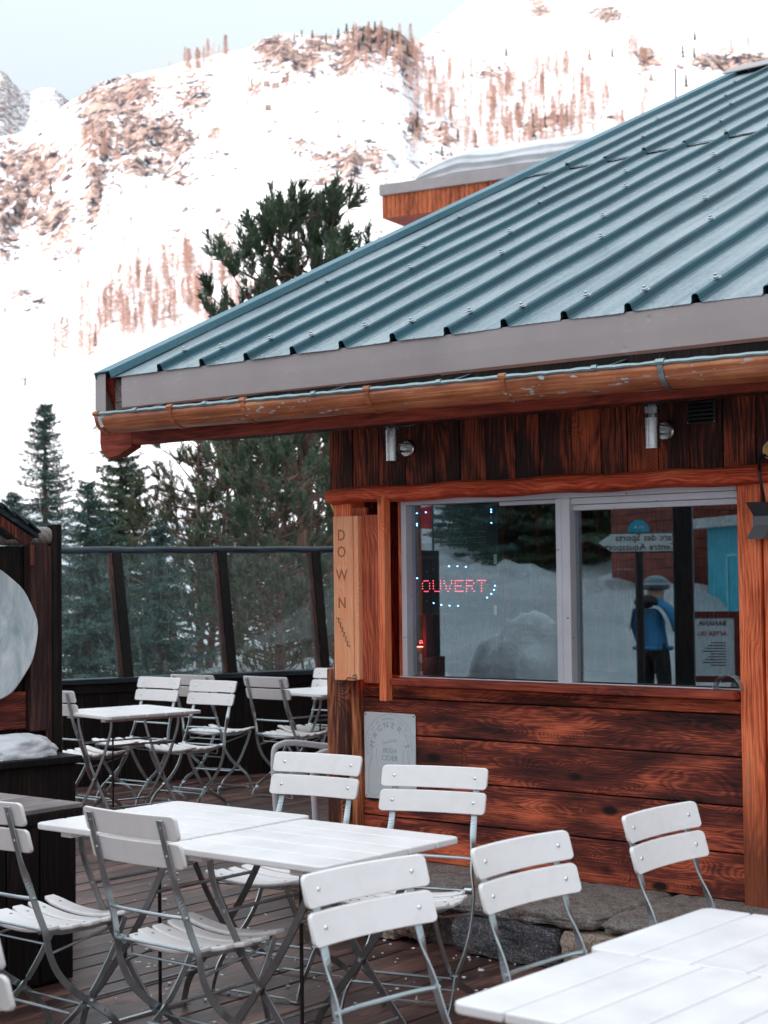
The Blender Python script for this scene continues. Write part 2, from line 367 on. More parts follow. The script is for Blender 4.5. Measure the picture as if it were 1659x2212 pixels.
def glass_mat(name, refl, tint=(0.9, 0.95, 0.96), dirt=0.0):
    t = NT(name); t.t.nodes.remove(t.p)
    tr = t.n('BsdfTransparent'); tr.inputs[0].default_value = (*tint, 1)
    gl = t.n('BsdfGlossy'); gl.inputs['Roughness'].default_value = 0.0; gl.inputs[0].default_value = (0.82, 0.95, 1.0, 1)
    mx = t.n('MixShader'); mx.inputs[0].default_value = refl
    t.l(tr.outputs[0], mx.inputs[1]); t.l(gl.outputs[0], mx.inputs[2]); last = mx.outputs[0]
    if dirt:
        c = obj_co(t)
        d_ = t.math('MULTIPLY', t.ramp(t.noise(t.vmath('MULTIPLY', c, (30, 30, 1.6)), 1.0, 4, 0.6), [(0.5, 0.0), (0.8, 1.0)]), dirt)
        sp = t.math('MULTIPLY', t.ramp(t.noise(c, 60, 2, 0.5), [(0.68, 0.0), (0.72, 1.0)]), 0.35)
        d_ = t.math('MINIMUM', t.math('ADD', t.math('ADD', d_, sp), dirt * 0.22), 0.8)
        df = t.n('BsdfDiffuse'); df.inputs[0].default_value = (0.55, 0.6, 0.6, 1)
        m2 = t.n('MixShader'); t.l(d_, m2.inputs[0]); t.l(last, m2.inputs[1]); t.l(df.outputs[0], m2.inputs[2]); last = m2.outputs[0]
    t.l(last, t.out.inputs[0]); return t.m
M['pane'] = glass_mat('reflecting_window_glass', 0.185, (0.86, 0.92, 0.94))
M['screen'] = glass_mat('streaked_screen_glass', 0.018, (0.92, 0.97, 0.97), 0.10)
M['perspex'] = glass_mat('clear_plastic', 0.12, (0.85, 0.9, 0.92), 0.1)
def snow_mat(name, sc_=1.0, col=(0.82, 0.83, 0.86), bump=0.5, bd=0.08):
    t = NT(name); c = obj_co(t)
    a = t.noise(c, 0.8 * sc_, 6, 0.6); b = t.noise(c, 14 * sc_, 4, 0.6)
    t.set(t.mix(t.ramp(t.noise(c, 0.35 * sc_, 6, 0.65, 0.6), [(0.4, 0.0), (0.6, 1.0)]), tuple(x * 0.80 for x in col), col), 0.6, 0, 0.25)
    t.p.inputs['Subsurface Weight'].default_value = 0.0
    t.bump(t.math('ADD', a, t.math('MULTIPLY', b, 0.15)), bump, bd); return t.m
M['snow'] = snow_mat('packed_snow', 1.6, bump=1.0, bd=0.7)
M['snowfine'] = snow_mat('fresh_snow', 9.0, (0.80, 0.79, 0.82), 0.6, 0.012)
M['soft_black'] = plain('black_plastic', (0.012, 0.012, 0.013), 0.4)
M['dark_grey'] = plain('dark_grey_plastic', (0.045, 0.05, 0.055), 0.45)
M['mid_grey'] = plain('grey_plastic', (0.13, 0.135, 0.145), 0.5)
M['needle'] = plain('pine_needles', (0.085, 0.12, 0.07), 0.55, var=0.5, vs_=2.2)
M['needle2'] = plain('blue_green_spruce_needles', (0.05, 0.105, 0.085), 0.55, var=0.5, vs_=2.0)
M['needle3'] = plain('olive_pine_needles', (0.10, 0.105, 0.055), 0.55, var=0.5, vs_=1.6)
M['bark'] = plain('reddish_bark', (0.16, 0.085, 0.065), 0.85, var=0.4, vs_=20, bump=0.6, bs=30)
M['larch'] = plain('bare_larch_twigs', (0.52, 0.33, 0.275), 0.8, var=0.3, vs_=0.2)
M['fir'] = plain('distant_conifer_needles', (0.07, 0.075, 0.035), 0.8, var=0.4, vs_=0.3)
M['rock_small'] = None
def emit(name, col, s_):
    t = NT(name); t.set(col, 0.4); t.p.inputs['Emission Color'].default_value = (*col, 1); t.p.inputs['Emission Strength'].default_value = s_; return t.m
M['led_red'] = emit('red_led', (0.9, 0.08, 0.12), 1.5); M['led_blue'] = emit('blue_led', (0.15, 0.45, 1.0), 6.0)
M['led_off'] = plain('unlit_led', (0.75, 0.6, 0.5), 0.25)
# ================================================================ KIOSK
rnd = random.Random(5)
kio = empty('snack_kiosk', KO, KRZ, 'stained wooden snack kiosk with serving window under a ribbed teal metal roof', 'kiosk')
XR = 4.6                                       # right end, out of the picture
def kb(name, mats, mb, bevel=0.0, parent=None, label=None): 
    o = mb.build(name, mats, parent or kio, bevel); 
    if label: o['label'] = label
    return o
WX0, WX1, WZ0, WZ1 = K(876, 1300)[0], K(1598, 1300)[0], K(1200, 1474)[1], K(1200, 1062)[1]
ZW = [WZ0 - 0.045, 0.985, 0.812, 0.612, 0.420, 0.226]
# lower horizontal boards (each slightly out of line)
mb = MB(); mb.span((0.10, 0.055, 0.226), (XR, 0.09, WZ0)) 
for i in range(len(ZW) - 1):
    jx = 0.0012 * (i % 2)
    for (a, b) in ((0.12, 2.19), (2.31, XR)):
        mb.span((a, jx + 0.002 * rnd.random(), ZW[i + 1] + 0.003), (b, 0.05, ZW[i] - 0.003))
kb('wall_boards', M['wall'], mb, 0.004)
# upper vertical boards
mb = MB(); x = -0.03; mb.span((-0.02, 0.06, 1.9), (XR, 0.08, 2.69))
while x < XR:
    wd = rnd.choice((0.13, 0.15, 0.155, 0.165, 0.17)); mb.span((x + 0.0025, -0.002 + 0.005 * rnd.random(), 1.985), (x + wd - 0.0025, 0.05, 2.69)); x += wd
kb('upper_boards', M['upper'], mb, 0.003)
# closed shell behind
mb = MB()
mb.span((-0.02, 0.07, 0.0), (0.03, 5.9, 2.6)); mb.span((XR - .05, 0.09, 0.0), (XR, 5.9, 2.6))
mb.span((0.03, 0.09, 0.02), (XR - .05, 5.85, 0.1))
kb('side_wall', M['upper'], mb)
mb = MB(); mb.span((0.03, 3.6, 0.1), (1.12, 3.65, 2.6)); mb.span((2.4, 3.6, 0.1), (XR - .05, 3.65, 2.6)); mb.span((1.12, 3.6, 0.1), (2.4, 3.65, 1.12)); mb.span((1.12, 3.6, 1.72), (2.4, 3.65, 2.6))
kb('back_wall', M['upper'], mb)
mb = MB(); mb.span((0.03, 0.1, 2.5), (XR - .05, 5.8, 2.53)); kb('ceiling', M['upper'], mb)
# posts
xa, xb = K(725, 1650)[0], K(785, 1650)[0]
mb = MB(); mb.span((xa - .005, -0.055, 0.0), (xa + 0.075, 0.09, 1.12)); mb.span((xa + 0.078, -0.07, 0.0), (xb - .035, 0.05, 1.12)); mb.span((xb - .032, -0.05, 0.0), (xb, 0.05, 1.11))
kb('corner_post', M['rotten'], mb, 0.006, label='dark weathered corner post with splintered orange patches')
x0 = K(737, 1090)[0]
mb = MB(); mb.span((x0, -0.06, 1.12), (x0 + 0.11, 0.05, 1.955)); kb('corner_post', M['post'], mb, 0.006)
# the pale board with carved letters, brown board and batten of the folded shutter
pd = -0.115
px0, pz1 = K(719, 1116, pd); px1, pz0 = K(775, 1471, pd)
mb = MB(); mb.span((px0, pd, pz0), (px1 - 0.03, pd + 0.05, pz1)); mb.span((px1 - 0.028, pd + 0.004, pz0 + 0.005), (px1, pd + 0.06, pz1))
shut = kb('shutter_board', M['pale'], mb, 0.004, label='pale pine board with DOWN carved in it')
# carved lettering
dk = plain('burnt_carving', (0.45, 0.14, 0.06), 0.8)
cx_ = (px0 + px1) / 2 - 0.015
for ch, zc in (('D', 1129 + 25), ('O', 1190), ('W', 1240), ('N', 1300)):
    me = text_mesh(ch, 0.085, 0.0008)
    me.materials.clear(); me.materials.append(dk)
    o = link('carved_letter', me, shut); z_ = K(745, zc, pd)[1]
    o.rotation_euler = (math.pi / 2, 0, 0); o.location = (cx_ - 0.008, pd - 0.001, z_ - 0.03); o.scale = (0.8, 0.9, 1)
mb = MB(); zz = K(745, 1335, pd)[1]
pts = []
for i in range(7):
    pts += [(px0 + 0.02 + i * 0.011, pd - 0.004, zz - i * 0.022), (px0 + 0.036 + i * 0.011, pd - 0.004, zz - i * 0.022 - 0.002)]
mb.tube(pts, 0.0018, 5)
z2 = K(745, 1465, pd)[1]
mb.tube([(px0 - 0.008, pd + 0.02, z2 + 0.12), (px0 - 0.006, pd - 0.004, z2 - 0.02), (px0 + 0.05, pd - 0.006, z2 - 0.035), (px0 + 0.09, pd - 0.006, z2 + 0.005), (px1 - 0.01, pd - 0.006, z2), (px1 - 0.012, pd - 0.006, z2 + 0.02), (px1 - 0.035, pd - 0.006, z2 + 0.012)], 0.0022, 5)
kb('wire', M['soft_black'], mb, parent=shut)
bx0 = px1 + 0.004; bx1 = K(826, 1300, -0.07)[0]
mb = MB(); z0_, z1_ = K(800, 1476, -0.08)[1], K(800, 1112, -0.08)[1]
mb.span((bx0, -0.085, z0_), (bx1 - 0.005, -0.045, z1_)); kb('shutter_board', M['brown'], mb, 0.004, label='brown shutter board next to the pale one')
mb = MB(); a_, zt = K(813, 1072, -0.115); b_, zb = K(838, 1515, -0.115)
mb.span((a_ + .012, -0.125, zb), (b_ - .004, -0.075, zt)); kb('batten', M['post'], mb, 0.004)
mb = MB(); mb.span((x0 + 0.112, -0.05, 1.62), (x0 + 0.2, -0.03, 1.9)); mb.span((b_ - 0.004, -0.02, WZ0 + 0.0), (WX0 - 0.003, 0.03, 1.95)); kb('side_board', M['brown'], mb, 0.003)
# lintel : rounded log
mb = MB(); zl1 = K(1200, 1027, -0.09)[1]; zl0 = K(1200, 1063, -0.09)[1]
prof = [(-0.11, zl0 + 0.004), (-0.125, (zl0 + zl1) / 2), (-0.105, zl1 - 0.012), (-0.06, zl1), (0.0, zl1), (0.0, zl0), (-0.06, zl0 - 0.006)]
n0 = len(mb.v); NS = 60
for i in range(NS + 1):
    xx = x0 - 0.005 + (XR - x0) * i / NS
    for (yy, zz_) in prof: mb.v.append((xx, yy + 0.006 * math.sin(i * 1.7) * (yy < 0), zz_ + 0.004 * math.sin(i * 0.9 + yy * 20)))
for i in range(NS):
    for j in range(7): mb.face([n0 + i * 7 + j, n0 + i * 7 + (j + 1) % 7, n0 + (i + 1) * 7 + (j + 1) % 7, n0 + (i + 1) * 7 + j])
mb.face([n0 + j for j in range(7)][::-1]); mb.face([n0 + NS * 7 + j for j in range(7)])
kb('lintel', M['lintel'], mb, 0.008)
# right posts
ra, rb = K(1600, 1500, -0.05)[0], K(1650, 1500, -0.05)[0]
mb = MB(); mb.span((ra, -0.055, 0.16), (rb, 0.05, zl0 + 0.002)); kb('window_post', M['postlow'], mb, 0.007, label='broad orange post right of the serving window')
mb = MB(); mb.span((rb + 0.012, -0.055, 0.16), (rb + 0.15, 0.05, zl0 + 0.002)); kb('window_post', M['postlow'], mb, 0.006)
# window frame
fz1 = WZ1; fz0 = WZ0 + 0.002
mxa, mxb = K(1209, 1280)[0], K(1238, 1280)[0]
fr = MB(); f0, f1 = -0.03, 0.045
fr.span((WX0, f0, fz0), (WX0 + 0.030, f1, fz1)); fr.span((WX0 + .030, f0, fz1 - 0.032), (WX1 + .01, f1, fz1)); 
fr.span((mxa, f0 + 0.004, fz0), (mxa + 0.031, f1, fz1 - 0.032)); fr.span((mxa + 0.033, f0, fz0), (mxb + 0.006, f1, fz1 - .032))
fr.span((mxb + 0.006, f0 + .012, fz1 - 0.062), (WX1 + .01, f1, fz1 - 0.033)); fr.span((mxb + .006, f0 + .024, fz1 - 0.088), (WX1 + .01, f1, fz1 - 0.063))
fr.span((mxa - 0.32, f0 + .03, fz1 - 0.052), (mxa, f1, fz1 - 0.033))
wf = kb('window_frame', M['frame'], fr, 0.003)
for (a, b) in ((WX0 + 0.030, mxa), (mxb + 0.006, WX1 + .01)):
    g = MB(); g.span((a, 0.018, fz0), (b, 0.022, fz1 - 0.032)); kb('window_pane', M['pane'], g, parent=wf)
# sill
mb = MB(); sx = K(836, 1465, -0.1)[0]
mb.span((b_ + 0.004, -0.10, WZ0 - 0.038), (ra - 0.003, 0.06, WZ0 - 0.002)); kb('window_sill', M['fascia_wood'], mb, 0.006)
mb = MB(); mb.span((b_ + 0.004, -0.018, WZ0 - 0.001), (ra - .003, -0.032, WZ0 + 0.004)); kb('putty_line', M['frame'], mb, 0.001)
# ---- interior
mb = MB(); mb.span((0.35, 0.5, 1.02), (2.0, 1.2, 1.06)); mb.span((0.40, 0.55, 0.1), (0.46, 1.1, 1.02)); mb.span((1.9, 0.55, 0.1), (1.96, 1.1, 1.02)); mb.span((0.35, 0.5, 0.9), (2.0, 0.54, 1.02))
kb('counter', M['black'], mb, 0.004)
mb = MB(); mb.span((1.12, 3.585, 1.12), (2.4, 3.6, 1.16)); mb.span((1.12, 3.585, 1.68), (2.4, 3.6, 1.72)); mb.span((1.72, 3.585, 1.16), (1.76, 3.6, 1.68)); kb('back_window_frame', M['frame'], mb)
mb = MB(); mb.span((1.30, 3.0, 0.1), (1.36, 3.06, 2.5)); kb('inner_post', M['clad'], mb)
# red menu cloth and box standing inside the left pane
# ---- roof
M_ = 0.4527; YE, ZE, XL, YR = -0.55, 2.585, K(206, 824, -0.61)[0] + 0.05, 6.49
sl_ = Vector((0, 1, M_)).normalized(); nn = Vector((0, -M_, 1)).normalized()
L = (YR - YE) / sl_.y
def rp(x, s, h): p = Vector((x, YE, ZE)) + sl_ * s + nn * h; return p
def sheet(parent_mb, x0, x1, s0, s1, ribs, lift, m_pan, m_rib, ns=22):
    """trapezoid-ribbed sheet, mesh with thickness by a second lower skin"""
    prof = []; x = x0; prof.append((x0, 0, m_pan))
    for rx in ribs:
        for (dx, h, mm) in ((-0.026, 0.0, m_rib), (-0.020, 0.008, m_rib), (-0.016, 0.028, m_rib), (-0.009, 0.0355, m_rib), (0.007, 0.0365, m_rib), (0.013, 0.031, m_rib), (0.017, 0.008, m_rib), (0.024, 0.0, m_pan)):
            prof.append((rx + dx, h, mm))
        if rx + 0.25 < x1:
            for k_ in (0.11, 0.19): prof += [(rx + k_ - 0.006, 0.0, m_pan), (rx + k_, 0.0022, m_pan), (rx + k_ + .006, 0.0, m_pan)]
    prof.append((x1, 0, m_pan)); n0 = len(parent_mb.v); k = len(prof)
    for i in range(ns + 1):
        s = s0 + (s1 - s0) * i / ns
        for (x, h, _) in prof: parent_mb.v.append(tuple(rp(x, s, h + lift + 0.0018 * math.sin(x * 9 + s * 5))))
    for i in range(ns):
        for j in range(k - 1):
            parent_mb.cm = prof[j][2]; parent_mb.face([n0 + i * k + j, n0 + i * k + j + 1, n0 + (i + 1) * k + j + 1, n0 + (i + 1) * k + j])
ribs = [];  s_ = -K(355, 800, -0.55)[0]
rx = K(356, 797, YE)[0] + 0.012
while rx < XR: ribs.append(rx); rx += 0.2935
SEAM = 4.05
mb = MB(); sheet(mb, XL + 0.03, XR, -0.035, SEAM + 0.03, ribs, 0.016, 0, 1)
o = kb('roof_sheet', [M['roof'], M['rib']], mb, label='lower run of ribbed teal roof sheets'); so_ = o.modifiers.new('thick', 'SOLIDIFY'); so_.thickness = 0.003; so_.offset = -1
mb = MB(); sheet(mb, XL + 0.03, XR, SEAM, L, ribs, 0.0245, 0, 1)
o = kb('roof_sheet', [M['roof'], M['rib']], mb, label='upper run of ribbed teal roof sheets'); so_ = o.modifiers.new('thick', 'SOLIDIFY'); so_.thickness = 0.003; so_.offset = -1
# screws with washers on the ribs
smb = []
def screw(x, s):
    if x > 4.1: return
    base = rp(x, s, 0.040 + 0.018 + (0.008 if s > SEAM else 0));
    if smb:
        o = link('roof_screw', smb[0], kio); o.location = base; return
    mb = MB(); off = base; base = Vector((0, 0, 0)); Q = Matrix(((1, 0, 0), (0, sl_.y, nn.y), (0, sl_.z, nn.z))).to_4x4()
    Q3 = Q.to_3x3()
    mb.box(base, (0.040, 0.026, 0.002), Q3); mb.lathe(base, [(0.013, 0.0), (0.013, 0.006), (0.010, 0.009)], 8, Q3); mb.lathe(base, [(0.008, 0.008), (0.008, 0.016), (0.006, 0.018)], 6, Q3)
    smb.append(mb.mesh('roof_screw', M['galv'])); o = link('roof_screw', smb[0], kio); o.location = off
for i, x in enumerate(ribs):
    s = 0.16 if i % 2 == 0 else 0.12
    screw(x, s)
    s = 1.35 + 0.0 * i
    if i % 2: s += 0.55
    while s < L: screw(x, s); s += 1.35
# black strips drawn in as the shadow under the lapped sheet edges
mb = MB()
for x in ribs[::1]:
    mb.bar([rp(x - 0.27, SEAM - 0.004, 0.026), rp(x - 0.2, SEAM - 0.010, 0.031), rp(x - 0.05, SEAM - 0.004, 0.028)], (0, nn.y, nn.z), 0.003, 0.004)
kb('lap_shadow', M['soft_black'], mb)
# verge flashing along the left edge
mb = MB(); 
mb.ngon_prism([rp(XL - 0.045, -0.06, 0.055), rp(XL + 0.075, -0.06, 0.060), rp(XL + 0.075, -0.06, 0.020), rp(XL + 0.07, -0.06, 0.020), rp(XL + 0.07, -0.06, 0.052), rp(XL - 0.035, -0.06, 0.048), rp(XL - 0.035, -0.06, -0.06), rp(XL - 0.045, -0.06, -0.06)], sl_ * (L + 0.06))
kb('verge_flashing', M['verge'], mb, 0.002)
mb = MB(); mb.ngon_prism([rp(XL - 0.03, -0.02, 0.01), rp(XL + 0.02, -0.02, 0.01), rp(XL + 0.02, -0.02, -0.18), rp(XL - 0.03, -0.02, -0.18)], sl_ * L); kb('verge_board', M['fascia_wood'], mb)
# grey end cap of the verge, hanging at the corner
vx0, vz1 = K(206, 824, YE - 0.06); vx1, vz0 = K(230, 918, YE - .06)
mb = MB(); mb.span((vx0, YE - 0.062, vz0), (vx1 - 0.004, YE - 0.058, ZE + 0.02)); mb.span((vx0 - 0.003, YE - 0.058, vz0), (vx0, YE + 0.10, ZE + .03))
mb.ngon_prism([(vx0 - 0.02, YE - 0.075, vz0 - 0.022), (vx1, YE - 0.075, vz0 - 0.01), (vx1, YE - 0.056, vz0 + 0.004), (vx0, YE - 0.056, vz0 + 0.004)], (0, 0, 0.003))
kb('verge_end_cap', M['fascia'], mb, 0.002)
# wooden block between cap and fascia
mb = MB(); zb1 = ZE - 0.005
mb.span((vx1 - 0.004, YE + 0.0, 2.33), (K(275, 850, YE)[0], YE + 0.04, 2.46)); mb.span((vx1 - 0.004, YE + 0.002, 2.463), (K(275, 850, YE)[0], YE + 0.04, zb1)); kb('eave_end_board', M['lid'], mb, 0.003)
# fascia strip (two lengths)
fx0 = K(272, 830, YE)[0]; fxm = K(955, 760, YE - .01)[0]; fz_t = ZE + 0.002; fz_b = fz_t - 0.158
def strip(a, b, y, name='eave_flashing'):
    mb = MB(); N = 40; n0 = 0
    for i in range(N + 1):
        x = a + (b - a) * i / N; wv = 0.0022 * math.sin(x * 7.0) + 0.0015 * math.sin(x * 17.0)
        for (yy, zz) in ((0.028, 0.006), (0.0, 0.0), (-0.001, -0.08), (0.0, -0.158), (0.012, -0.170)):
            mb.v.append((x, y + yy + wv, fz_t + zz))
    for i in range(N):
        for j in range(4): mb.face([i * 5 + j, i * 5 + j + 1, i * 5 + j + 6, i * 5 + j + 5], False)
    o = kb(name, M['fascia'], mb); s2 = o.modifiers.new('thick', 'SOLIDIFY'); s2.thickness = 0.002
    return o
strip(fx0, fxm + 0.03, YE - 0.028); strip(fxm, XR, YE - 0.033)
mb = MB(); mb.span((fx0, YE - 0.02, 2.36), (XR, YE + 0.03, ZE - 0.01)); mb.span((fx0, YE + 0.02, 2.36), (XR, YE + 0.05, 2.44)); kb('rafter_end_board', M['black'], mb)
# eave beam and its shaped end
ez0 = K(972, 901, YE - 0.0)[1]; ez1 = ez0 + 0.17
mb = MB(); bxl = K(278, 940, YE)[0]
mb.span((bxl - 0.01, YE + 0.0, ez0), (XR, YE + 0.055, ez1)); kb('eave_beam', M['fascia_wood'], mb, 0.006)
pts = []
for (px_, py_) in ((213, 893), (213, 958), (216, 975), (226, 988), (236, 990), (255, 983), (282, 965), (282, 893)):
    x_, z_ = K(px_, py_, YE - 0.012); pts.append((x_, YE - 0.004, z_))
mb = MB(); mb.ngon_prism(pts, (0, 0.065, 0)); kb('shaped_beam_end', M['fascia_wood'], mb, 0.004)
# soffit + purlin
mb = MB()
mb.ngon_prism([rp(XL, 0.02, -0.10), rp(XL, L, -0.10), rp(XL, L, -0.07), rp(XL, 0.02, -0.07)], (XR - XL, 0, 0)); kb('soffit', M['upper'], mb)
pxl, pz_ = K(457, 952, -0.25)
mb = MB(); mb.span((pxl, -0.30, pz_ + .0), (XR, -0.2, pz_ + 0.12)); kb('purlin', M['upper'], mb, 0.004)
# ridge cap, far slope and gable
mb = MB(); top = rp(0, L, 0.03)
mb.ngon_prism([(XL - 0.06, top.y - 0.22, top.z - 0.055), (XL - 0.06, top.y, top.z + 0.055), (XL - 0.06, top.y + 0.22, top.z - 0.055), (XL - 0.06, top.y + 0.22, top.z - 0.065), (XL - 0.06, top.y, top.z + 0.045), (XL - 0.06, top.y - 0.22, top.z - 0.065)], (XR - XL + .06, 0, 0)); kb('ridge_cap', M['fascia'], mb)
mb = MB(); mb.ngon_prism([(XL, top.y, top.z - 0.01), (XL, top.y + 5.5, top.z - 2.5), (XL, top.y + 5.5, top.z - 2.53), (XL, top.y, top.z - 0.04)], (XR - XL, 0, 0)); kb('far_roof_slope', M['roof'], mb)
# ---- gutter
gy = YE - 0.112; gl0 = K(228, 905, gy)[1] + 0.012; gr0 = K(1655, 772, gy)[1]
gx0 = K(232, 905, gy)[0] + 0.05; gx1 = XR
gsl = (gr0 - gl0) / (K(1655, 772, gy)[0] - gx0)
def gz(x): return gl0 + (x - gx0) * gsl
GR = 0.084
mb = MB(); NS = 48; pr = []
for j in range(13):
    a = math.pi + math.pi * j / 12; pr.append((GR * math.cos(a), GR * math.sin(a) * 1.02))
for i in range(NS + 1):
    x = gx0 + (gx1 - gx0) * i / NS
    for (yy, zz) in pr: mb.v.append((x, gy + yy, gz(x) + zz))
for i in range(NS):
    for j in range(12): mb.face([i * 13 + j, (i + 1) * 13 + j, (i + 1) * 13 + j + 1, i * 13 + j + 1], True)
mb.face([j for j in range(13)]); 
gut = kb('gutter', M['gutter'], mb); s2 = gut.modifiers.new('thick', 'SOLIDIFY'); s2.thickness = 0.003
mb = MB(); pts = []
for i in range(161):
    x = gx0 - 0.02 + (gx1 - gx0 + .02) * i / 160; pts.append((x, gy - GR, gz(x) + 0.004 + 0.0012 * math.sin(i * 2.1)))
mb.tube(pts, [0.0095 + 0.0016 * math.sin(i * 0.9) * math.sin(i * 0.37) for i in range(161)], 8); kb('gutter_bead', M['lead'], mb, parent=gut)
for q, pxx in enumerate((236, 395, 552, 820, 1112, 1452, 1800)):
    x = K(pxx, 850, gy)[0]; mb = MB(); path = []
    for j in range(15):
        a = math.pi * 0.97 + math.pi * 0.98 * j / 14; path.append((x, gy + (GR + 0.006) * math.cos(a), gz(x) + (GR + 0.007) * math.sin(a)))
    mb.bar(path, (1, 0, 0), 0.022, 0.004)
    mb.tube([(x - 0.018, gy - GR, gz(x) + 0.006), (x + 0.018, gy - GR, gz(x) + 0.006)], 0.0145, 8)
    kb('gutter_bracket', [M['gutter'] if q < 5 else M['lead']], mb, 0.001)
for pxx in (320, 470, 705, 975, 1310):
    x = K(pxx, 820, gy)[0]; mb = MB(); z = gz(x)
    mb.bar([(x, gy - GR - 0.006, z + 0.012), (x + .01, gy, z + 0.022), (x + 0.035, YE, z + 0.06)], (1, 0, 0), 0.02, 0.002)
    mb.tube([(x - 0.012, gy - GR, z + 0.006), (x + 0.012, gy - GR, z + 0.006)], 0.0135, 8); kb('gutter_tie', M['lead'], mb)
# ================================================================ things fixed to the kiosk
def kthing(name, x, y, z, label, cat, group=None):
    return empty(name, KM @ Vector((x, y, z)), KRZ, label, cat, group)
# vent
vx_, vz_ = K(1514, 885, -0.01); vt = kthing('wall_vent', vx_, -0.004, vz_, 'black louvred air vent on the dark boards under the eave', 'air vent')
mb = MB(); W, H = 0.135, 0.115
mb.span((-W / 2, -0.006, -H / 2), (W / 2, 0.0, H / 2)); mb.build('vent_plate', M['soft_black'], vt, 0.002)
mb = MB()
for i in range(6):
    z = H / 2 - 0.018 - i * 0.017; mb.ngon_prism([(-W / 2 + .012, -0.006, z - 0.006), (-W / 2 + .012, -0.006, z + 0.005), (-W / 2 + .012, -0.014, z - 0.004)], (W - .024, 0, 0))
mb.build('louvres', M['soft_black'], vt)
for sx_ in (-1, 1): MB().lathe((sx_ * (W / 2 - 0.006), -0.007, -H / 2 + 0.007), [(0.0035, -0.001), (0.003, 0.002)], 8, Matrix.Rotation(R(90), 3, 'X')).build('screw', M['lead'], vt)
# wall lamps
def lamp(tpx, ty0, ty1, dpx, dy, label, glass_top):
    d = -0.13; xt, z0 = K(tpx, ty1, d); _, z1 = K(tpx, ty0, d); xd, zd = K(dpx, dy, -0.01)
    t = kthing('wall_lamp', xd, 0, zd, label, 'wall lamp', 'wall lamps under the eave')
    mb = MB(); mb.lathe((0, -0.004, 0), [(0.042, -0.0), (0.042, 0.010), (0.036, 0.016), (0.0, 0.018)], 24, Matrix.Rotation(R(90), 3, 'X')); mb.build('mounting_disc', M['steel'], t)
    mb = MB(); mb.tube([(0, -0.02, 0.018), (xt - xd, d + 0.02, 0.018)], 0.006, 8); mb.tube([(0, -0.02, -0.016), (xt - xd, d + 0.02, -0.016)], 0.006, 8); mb.build('bracket', M['steel'], t)
    r = 0.031; a, b = z0 - zd, z1 - zd; X = xt - xd
    if glass_top:
        c1 = a + (b - a) * 0.62
        mb = MB(); mb.lathe((X, d, 0), [(r, a), (r, c1)], 24); mb.build('cylinder', M['steel'], t)
        mb = MB(); mb.lathe((X, d, 0), [(r - .002, c1), (r - .002, c1 + 0.02)], 24); mb.lathe((X, d, 0), [(r - .002, c1 + 0.045), (r - .002, c1 + 0.065)], 24); mb.build('clear_ring', M['perspex'], t)
        mb = MB(); mb.lathe((X, d, 0), [(r, c1 + 0.02), (r, c1 + 0.045)], 24); mb.lathe((X, d, 0), [(r, c1 + 0.065), (r, c1 + 0.085)], 24); mb.lathe((X, d, 0), [(0.016, c1), (0.016, c1 + 0.08)], 14); mb.build('collar', M['steel'], t)
    else:
        c1 = a + (b - a) * 0.80
        mb = MB(); mb.lathe((X, d, 0), [(r, a), (r, c1)], 24); mb.build('cylinder', M['steel'], t)
        mb = MB(); mb.lathe((X, d, 0), [(r * .98, c1), (r * .98, c1 + 0.075)], 24); mb.build('glass_top', M['perspex'], t)
        mb = MB(); mb.lathe((X, d, 0), [(0.022, c1), (0.022, c1 + 0.012), (0.012, c1 + 0.02), (0.01, c1 + 0.06)], 16); mb.build('bulb', M['chrome'], t)
lamp(848, 912, 996, 880, 969, 'steel cylinder wall lamp near the kiosk corner, its top pushed up under the eave', False)
lamp(1410, 862, 969, 1437, 931, 'steel cylinder wall lamp with clear rings, beside the black air vent', True)
# speaker-like twin wedge lamp, cable, round fitting
sx0, sz1 = K(1618, 1086, -0.07); sx1, sz0 = K(1660, 1164, -0.07)
t = kthing('wedge_wall_light', (sx0 + sx1) / 2 + 0.012, -0.057, (sz0 + sz1) / 2, 'dark grey outdoor light with two wedge shades on the orange post', 'wall light')
Wd = sx1 - sx0 + 0.01; Hh = sz1 - sz0
mb = MB(); mb.span((-Wd / 2 + .006, -0.012, -Hh / 2 + .004), (Wd / 2 + .01, 0, Hh / 2 - .003)); mb.build('back_plate', M['mid_grey'], t, 0.002)
for sg in (1, -1):
    zA, zB = (Hh / 2, 0.012) if sg == 1 else (-0.012, -Hh / 2)
    if sg == 1: prof = [(-Wd / 2, -0.060, zA), (-Wd / 2 + .012, -0.012, zB + .006), (-Wd / 2 + .012, -0.012, zA)]
    else: prof = [(-Wd / 2 + .01, -0.012, zA - .006), (-Wd / 2, -0.060, zB), (-Wd / 2 + .01, -0.012, zB)]
    mb = MB(); mb.ngon_prism(prof, (Wd * 0.8, 0, 0)); mb.build('wedge_shade', M['dark_grey'] if sg == 1 else M['mid_grey'], t, 0.0015)
cbl = MB(); P_ = []
for (a, b, dd) in ((1662, 985, -0.03), (1652, 983, -0.04), (1643, 990, -0.055), (1640, 1004, -0.10), (1640, 1020, -0.135), (1643, 1042, -0.135), (1647, 1060, -0.12), (1650, 1075, -0.09), (1651, 1092, -0.075)):
    x_, z_ = K(a, b, dd); P_.append((x_, dd, z_))
tag(link('power_cable', cbl.tube(P_, 0.0065, 8).mesh('power_cable', M['soft_black'])), 'black power cable looping over the red beam down to the wedge light', 'cable')
bpy.context.scene.objects['power_cable'].matrix_world = KM
fx_, fz_ = K(1664, 972, -0.03)
t = kthing('round_bulkhead_light', fx_, -0.003, fz_, 'white round bulkhead light cut by the right edge above the beam', 'wall light')
